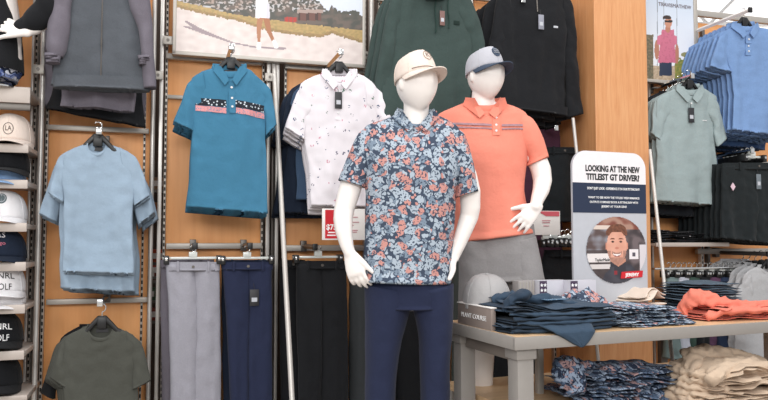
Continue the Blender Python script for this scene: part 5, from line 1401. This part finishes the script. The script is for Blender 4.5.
sline('WANT TO SEE HOW THE TITLEIST PERFORMANCE', 614, 197.8, 51, .014, M_WINK, .0001)
sline('OUTPUTS COMPARE? BOOK A FITTING BAY WITH', 614, 202.3, 48, .014, M_WINK, .0001)
sline('JEREMY AT YOUR SIDE!', 614, 206.6, 25, .014, M_WINK, .0001)
cx_, cz_ = f2.l(616.5, 250); rx_ = (f2.l(646.5, 250)[0]-f2.l(587, 250)[0])/2; rz_ = (f2.l(616, 217)[1]-f2.l(616, 283.5)[1])/2
def face(u, v):
    X = (u-.5)*2; Z = (v-.5)*2
    if X*X+Z*Z > 1: return None
    nv = noise.noise(Vector((X*14, Z*14, 3))); nb = noise.noise(Vector((X*4, Z*5, 8)))
    def el(x, z, a_, b_): return ((X-x)/a_)**2+((Z-z)/b_)**2 < 1
    # shirt and neck
    sh = fline([(-.62, -1.1), (-.42, -.72), (-.2, -.52), (-.08, -.42)], X) if X < -.02 else fline([(.34, -.34), (.55, -.52), (.72, -.75), (.8, -1.1)], X)
    if el(.0, .50, .36, .27) and Z > .44 and not el(.0, .30, .28, .28): return hexmix('80503a', '5c3828', .5+nv)
    if el(.02, .62, .30, .17) and Z > .54: return hexmix('80503a', '5c3828', .5+nv)
    if el(.0, .12, .335, .56):
        if el(.0, -.12, .13, .085) and Z < -.13+X*X*2: return 'ece4e0' if Z > -.175+X*X*2 else '8a4440'
        for s in (-1, 1):
            if el(s*.135, .25, .055, .022): return '4a3028'
            if el(s*.14, .335, .085, .02): return '6e3c2a'
        if el(0, .06, .055, .035): return 'c07a66'
        if Z < -.02 and (abs(X) > .2 or Z < -.22 or (Z > -.11 and abs(X) < .17 and Z < -.05)) and not el(.0, .08, .2, .16): return hexmix('b88a78', 'a47868', .5+nv)
        return hexmix('d49a84', 'e0aa94', .5+nb+Z*.3)
    if el(-.345, .12, .04, .11) or el(.345, .12, .04, .11): return 'cc8c76'
    if -.23 < X < .30 and -.62 < Z < -.25 and not (X < -.1 and Z < -.5): return 'c08a74' if Z > -.5+abs(X-.04)*.6 else '34343c'
    if Z < -.42 and -.62 < X < .8 and Z < sh: return hexmix('34353e', '44454e', .5+nb) if not (-.1 < X < .0 and Z > -.75) else '8a2c34'
    if -.25 <= X <= .32 and Z < -.5: return '3a3b44'
    # background of shop shelving
    if Z > .62: return hexmix('7a4438', 'a88474', .5+nb*1.5) if Z > .74 or X > .2 else 'd8c8bc'
    if -.98 < X < -.18 and -.36 < Z < -.10: return 'e4dedc'
    if -.98 < X < -.2 and -.56 < Z < -.42: return 'd4cecc'
    if X < -.3: return hexmix('5a4a48', '8a8a92', .5+nb*2) if Z > .0 else hexmix('3c3434', '5a5050', .5+nb)
    if .42 < X < .72 and -.28 < Z < .02: return 'e6e2e4' if not (.52 < X < .62 and -.2 < Z < -.08) else '55505a'
    if X > .78 and Z < .15: return 'd4d0d4'
    if X > .3: return hexmix('3e3638', '6e6264', .5+nb*1.6)
    return '5a4a44'
art('portrait_print', rx_*2, rz_*2, 96, 100, face, t, -.003, cx_-rx_, cz_-rz_)
x, z = f2.l(603, 255.5)
text('shelf_lettering', 'TaylorMade', .02, M_INK, t, f2.l(602, 260)[0], -.0042, f2.l(602, 261.2)[1], width=.085)
xa, za = f2.l(620, 278.5); xb, zb = f2.l(642, 270.5)
bm = NB(); slab(bm, [(xa, za), (xb-.004, za+.004), (xb, zb), (xa+.006, zb-.004)], -.0065, -.0035); o = mesh('name_tag', bm, M_RED, t)
text('name_lettering', 'JEREMY', .022, M_WINK, t, (xa+xb)/2+.001, -.007, (za+zb)/2-.008, width=(xb-xa)*.62, bold=.0006)
for f, w_ in ((285.5, 14),):
    x, z = f2.l(627, f); xa = f2.l(621, f)[0]; xb = f2.l(633, f)[0]
# ---- lower shelf goods
FOLDD = floral('floral_lower', '2c3446', 'a88a8a', '8e9cb0', '56677f', 36)
for i in range(4):
    x, y = TL(640, 404, LZ)
    tt = fold('folded_shirt', 'navy floral folded shirt, %s of the pile on the low table' % ['lowest', 'second from the bottom', 'second from the top', 'topmost'][i], 'folded shirt', FOLDD, x-.01*i, y+.14, LZ+.002+i*.032, .56-.03*i, .34, .031, rot=-.05+.03*i, seed=130+i, group='floral folded shirts on the low table', rough=.010, rag=.05)
    if i == 3:
        rollcloth('bunched_sleeve', tt, [(-.27, -.1, -.04), (-.26, -.06, .01), (-.235, -.02, .04), (-.18, .02, .05), (-.1, .03, .03), (0, .03, .02)], [.03, .045, .05, .046, .034, .02], FOLDD, 31, .018)
        rollcloth('bunched_sleeve', tt, [(-.1, -.08, .02), (0, -.06, .028), (.12, -.05, .022), (.24, -.05, .0)], [.02, .03, .03, .02], FOLDD, 32, .014)
C_BEI = fabric('c4ae98', var=.05)
for i in range(5):
    x, y = TL(735, 402, LZ)
    tt = fold('folded_trousers', 'beige folded trousers, %s of the pile on the low table' % ['lowest', 'second from the bottom', 'middle one', 'second from the top', 'topmost'][i], 'folded trousers', C_BEI, x+.12-.012*i, y+.10, LZ+.002+i*.024, .66-.045*i, .36-.02*i, .0235, rot=.06*i-.1, seed=140+i, group='beige folded trousers', rough=.008, rag=.045,
        bump=(lambda x, y: .035*math.exp(-((x+.06)/.12)**2)) if i == 4 else None)
    r_ = random.Random(i+9)
    xx = -.31+.02*i
    rollcloth('fold_end', tt, [(xx+.12, -.16+.02*i, .01), (xx+.02, -.12+.02*i, .016), (xx-.02, -.03, .02), (xx+.01, .08, .02), (xx+.1, .14, .02)], [.012, .024, .028, .024, .012], C_BEI, 40+i, .012)
    if i == 4:
        rollcloth('gathered_leg', tt, [(-.26, -.12, .01), (-.16, -.08, .03), (-.06, -.04, .036), (.06, -.06, .03), (.28, -.1, .008)], [.02, .04, .05, .05, .03], C_BEI, 51, .012)
        rollcloth('gathered_leg', tt, [(-.25, .0, .02), (-.15, .06, .045), (-.04, .1, .06), (.12, .08, .04), (.3, .05, .012)], [.02, .045, .06, .06, .04], C_BEI, 52, .012)
# ================================================================== RIGHT OF THE COLUMN
fr = Frame(WALL.off(.36), 688, 100)
sg, fy = shirt(fr, 'polo_shirt', 'grey-green sage polo shirt with dark hang tag right of the column', C_SAGE,
    [(677, 87, 700, 87, .022), (669, 91, 707, 90, .024), (657, 99, 716, 97, .027), (655, 120, 717, 118, .03), (656, 145, 715, 143, .03), (657, 175, 718, 175, .03), (656, 201, 720, 206, .032)], [
    [(668, 92, 671, 112, .02), (656, 100, 664, 122, .026), (652, 116, 662, 132, .026), (650, 134, 660, 142, .025)],
    [(707, 91, 706, 112, .02), (717, 101, 713, 124, .026), (722, 118, 713, 136, .026), (726, 138, 715, 147, .025)]],
    kind='polo', seed=150, fold=.010, collar=(688, 86, 13, 17), plk=(688, 101, 688, 122, 5), dip=.045, tagpos=(687.5, 116, 6, 15, M_TAG))
bm = NB(); x, z = fr.l(702, 121); box(bm, x-.016, x+.016, fy(x, z)-.003, fy(x, z)+.002, z-.002, z+.002); mesh('chest_logo', bm, M_TAGW, sg)
behind(sg, 2, 'sage polo shirt hanging behind the tagged one', 'sage polos stacked behind the first', .045, .006, .004, (-.0, -.004), 150)
dg_, _f = shirt(Frame(WALL.off(.2), 680, 100), 'polo_shirt', 'black shirt hanging behind the sage polos, its hem showing below', fabric('23262b'),
    stdrows(676, 11, 92, 648, 704, 102, 135, 646, 700, 214, 218, .028), [[(655, 96, 657, 115, .02), (645, 110, 655, 128, .02), (641, 134, 652, 140, .02)]], kind='tee', seed=151, fold=.02)
behind(dg_, 3, 'dark shirt at the back of the sage polo stack', 'dark shirts behind the sage polos', .04, .01, .01, (.0, -.0), 151)
hanger(689, 83, .36, 'black hanger inside the sage polo', 'black shirt hangers')
faceout(692, 76, .42, 'chrome garment rail above the sage polo')
for i in range(6):
    hanger(684-i*4.5, 86+i*2.6, .30-.04*i, 'black hanger top peeking out behind the sage polos, %s' % ['nearest', 'second', 'third', 'fourth', 'fifth', 'rearmost'][i], 'black hangers behind the sage polo')
# blue polos
fr = Frame(WALL.off(.42), 742, 60)
bl, fy = shirt(fr, 'polo_shirt', 'heather blue polo shirt at the front of the top right stack', C_BLUE,
    [(733, 25, 754, 25, .022), (728, 29, 764, 29, .024), (719, 35, 782, 35, .027), (725, 55, 786, 55, .03), (731, 75, 784, 75, .03), (733, 100, 785, 100, .03), (731, 130, 787, 138, .032)], [
    [(728, 30, 730, 50, .02), (718, 38, 727, 56, .026), (714, 52, 728, 66, .026), (712, 66, 730, 73, .025)],
    [(765, 30, 764, 50, .02), (785, 40, 778, 58, .026), (790, 56, 780, 66, .026)]],
    kind='polo', seed=160, fold=.013, collar=(743, 24, 13, 15), plk=(744, 38, 745, 56, 5), dip=.04)
behind(bl, 8, 'heather blue polo behind the front one, top right stack', 'heather blue polos stacked behind the first', .036, .004, .004, (-.003, -.004), 160)
bln, _f = shirt(Frame(WALL.off(.22), 740, 60), 'polo_shirt', 'dark navy polo whose hem hangs below the heather blue polos', fabric('33486a'),
    stdrows(728, 10, 34, 704, 760, 46, 72, 714, 766, 146, 150, .03), [[(712, 40, 714, 56, .02), (702, 56, 711, 68, .024), (698, 78, 712, 82, .022)]], kind='tee', seed=161, fold=.02)
behind(bln, 3, 'dark navy polo at the back of the top right stack', 'navy polos at the back of the top right stack', .045, .01, .01, (.0, -.003), 161)
hanger(744, 21, .42, 'black hanger inside the front heather blue polo', 'black shirt hangers')
faceout(750, 10, .6, 'white garment rail above the heather blue polos', M_WHITE)
# black shorts rack
fr = Frame(WALL.off(.46), 745, 170)
bs, fy = bottoms(fr, 'shorts', 'black shorts with a grey tag at the front of the right rack', fabric('1f2426'),
    [[(722, 166, 756, 166, .02), (721, 200, 757, 200, .022), (719, 238, 757, 242, .024)], [(752, 166, 790, 166, .02), (753, 200, 792, 200, .022), (755, 242, 795, 246, .024)]],
    waist=(722, 163, 790, 163, 7), seed=170, cat='shorts', T=.02, fold=.012, tagp=(755, 182, 5, 15, plain('tag_steelgrey', '6c757c', .5)))
behind(bs, 8, 'black shorts behind the tagged pair on the right rack', 'black shorts behind the first on the right rack', .045, .004, .003, (.0, 0), 170)
x0_, y0_ = 733, 187
bm = NB(); x, z = fr.l(729, 187); slab(bm, [(x-.018, z), (x, z-.024), (x+.018, z), (x, z+.024)], -.032, -.029); o = mesh('size_sticker', bm, plain('sticker_pink', 'd8bcc8', .5), bs)
for i in range(9):
    cliphanger(752-i*4.6, 157+i*.9, .46-.045*i, .16, 'clear clip hanger holding black shorts, %s on the right rack' % ['front', 'second', 'third', 'fourth', 'fifth', 'sixth', 'seventh', 'eighth', 'rearmost'][i], 'clear clip hangers on the right rack')
faceout(752, 151, .5, 'chrome garment rail above the black shorts on the right rack')
sl, _f = bottoms(Frame(WALL.off(.2), 708, 170), 'trousers', 'slate blue trousers hanging left of the black shorts rack', fabric('4a5a72'), [[(698, 158, 722, 158, .03), (698, 200, 722, 200, .03), (699, 226, 722, 226, .03)]], seed=171)
# folded display shelf
a = WALL.off(.36).hit(655, 244); b = WALL.off(.36).hit(728, 244); w = (b-a).dot(WALL.u)
t = empty('display_shelf', a, 'narrow pale metal shelf with dark folded shirts right of the column', 'shelf', rz=WALL.a)
bm = NB(); box(bm, 0, w, 0, .34, -.012, .004, .002); mesh('deck', bm, M_SHELF, t); bm = NB(); box(bm, 0, w, -.012, 0, -.016, .008, .002); mesh('front_lip', bm, M_SHELF, t)
def foldW(label, u0, L, z0, th, mat, seed, group, d=.14, W_=.26):
    global A, TU, TN, TA
    sA, sU, sN, sT = A, TU, TN, TA
    A = Vector((a.x, a.y, TZ)); TU = WALL.u; TN = Vector((-math.sin(WALL.a), math.cos(WALL.a), 0)); TA = WALL.a
    r = fold('folded_shirt', label, 'folded shirt', mat, u0+L/2, d, a.z+.005+z0, L, W_, th, seed=seed, group=group, rough=.004, rag=.02)
    A, TU, TN, TA = sA, sU, sN, sT
    return r
D3 = dots('black_white_red_motif', '17181c', 'd8d4d8', 40, .13); D4 = dots('black_red_motif', '1a1b20', 'b04450', 36, .12)
for j, (u0, L) in enumerate(((.005, w*.30), (w*.34, w*.30), (w*.67, w*.3))):
    for i in range(3):
        foldW('black folded shirt with %s print, %s in the %s pile on the narrow shelf' % (('white', 'red', 'white')[(i+j) % 3], ['bottom', 'middle', 'top'][i], ['left', 'centre', 'right'][j]), u0, L-.012, i*(.027-.004*j), .026-.004*j, (D3, D4, D3)[(i+j) % 3], 180+i+3*j, 'black folded shirts on the narrow shelf')
# hanging bar below with clear hangers
C5 = [('grey green', '6f8080'), ('pale grey', 'b4b8c4'), ('dark green', '3c5048'), ('black', '202226'), ('plum', '5c4058'), ('navy', '2c3850'), ('muted red', 'a04a58'), ('teal', '4c6a78')]
for i in range(8):
    px = 672+i*10.5
    n_, c_ = C5[i]
    g, _f = bottoms(Frame(WALL.off(.3), px, 290), 'shorts', n_+' shorts on the lower bar right of the column', fabric(c_), [[(px-7, 279, px+6, 279, .022), (px-7.5, 320, px+6, 320, .024), (px-8, (358, 352, 349, 362, 355, 364, 352, 360)[i], px+6.5, (360, 356, 352, 362, 357, 366, 354, 360)[i], .026)]], waist=(px-7, 277, px+6, 277, 5), seed=190+i, cat='shorts', T=.022, fold=.012, details=False, group='shorts on the lower bar')
    for q in range(2):
        cliphanger(px-3+q*5.2, 272.5, .3-.02*q, .07, 'clear clip hanger above the %s shorts, %s of two' % (n_, ('left', 'right')[q]), 'clear clip hangers on the lower bar')
rail(655, 770, 268, 'thin chrome bar carrying the lower row of shorts', .33, .012, M_CHROME)
# pale grey garments at the far right
gg, _f = shirt(Frame(WALL.off(.42), 760, 300), 'shirt', 'pale grey pleated garment hanging at the right edge, front of its stack', fabric('b2b2b4', heather=.05),
    stdrows(772, 14, 266, 740, 806, 278, 320, 738, 810, 400, 404, .026), [[(748, 274, 752, 296, .02), (738, 290, 748, 318, .024), (732, 320, 746, 334, .022)]], kind='tee', seed=200, fold=.02)
behind(gg, 6, 'pale grey garment behind the front one at the right edge', 'pale grey garments stacked at the right edge', .045, .006, .004, (-.004, .004), 200)
for i in range(5):
    hanger(768-i*6.5, 263+i*.6, .42-.05*i, 'black hanger above the pale grey garments, %s' % ['front one', 'second', 'third', 'fourth', 'rearmost'][i], 'black hangers above the pale grey garments')
faceout(768, 254, .46, 'dark garment rail above the pale grey garments', M_DARKM)
# ================================================================== CAMERA AND LIGHT
cam = bpy.data.cameras.new('camera'); co = bpy.data.objects.new('camera', cam); COL.objects.link(co)
cam.sensor_width = 36; cam.lens = F/768*36; co.location = (0, 0, H); co.rotation_euler = (PI/2+PITCH, 0, 0); cam.clip_start = .05
sc.camera = co
wd = bpy.data.worlds.new('World'); sc.world = wd; wd.use_nodes = True
wd.node_tree.nodes['Background'].inputs[0].default_value = (.96, .97, 1, 1); wd.node_tree.nodes['Background'].inputs[1].default_value = .68
def area(x, y, z, sx, sy, e, rx=0, ry=0, c=(1, .985, .96)):
    l = bpy.data.lights.new('shop_or_fill_light', 'AREA'); l.shape = 'RECTANGLE'; l.size = sx; l.size_y = sy; l.energy = e; l.color = c
    o = bpy.data.objects.new('shop_or_fill_light', l); COL.objects.link(o); o.location = (x, y, z); o.rotation_euler = (rx, ry, 0)
area(-1.8, 1.2, 4.2, .4, 4, 50); area(.6, 1.0, 4.2, .4, 4, 50); area(3.0, 1.6, 4.2, .4, 4, 56)
area(0, -3.0, 2.9, 6, 1.2, 190, math.radians(66))  # fill added behind the camera to brighten the wall panels
area(3, 9, 4.0, 6, 4, 160)
area(5, 13, 3.4, 10, 6, 420, math.radians(180))  # added uplight, no fixture of the shop, whitens the far ceiling
sc.view_settings.view_transform = 'Standard'; sc.view_settings.look = 'None'; sc.view_settings.gamma = 1; sc.view_settings.exposure = .13
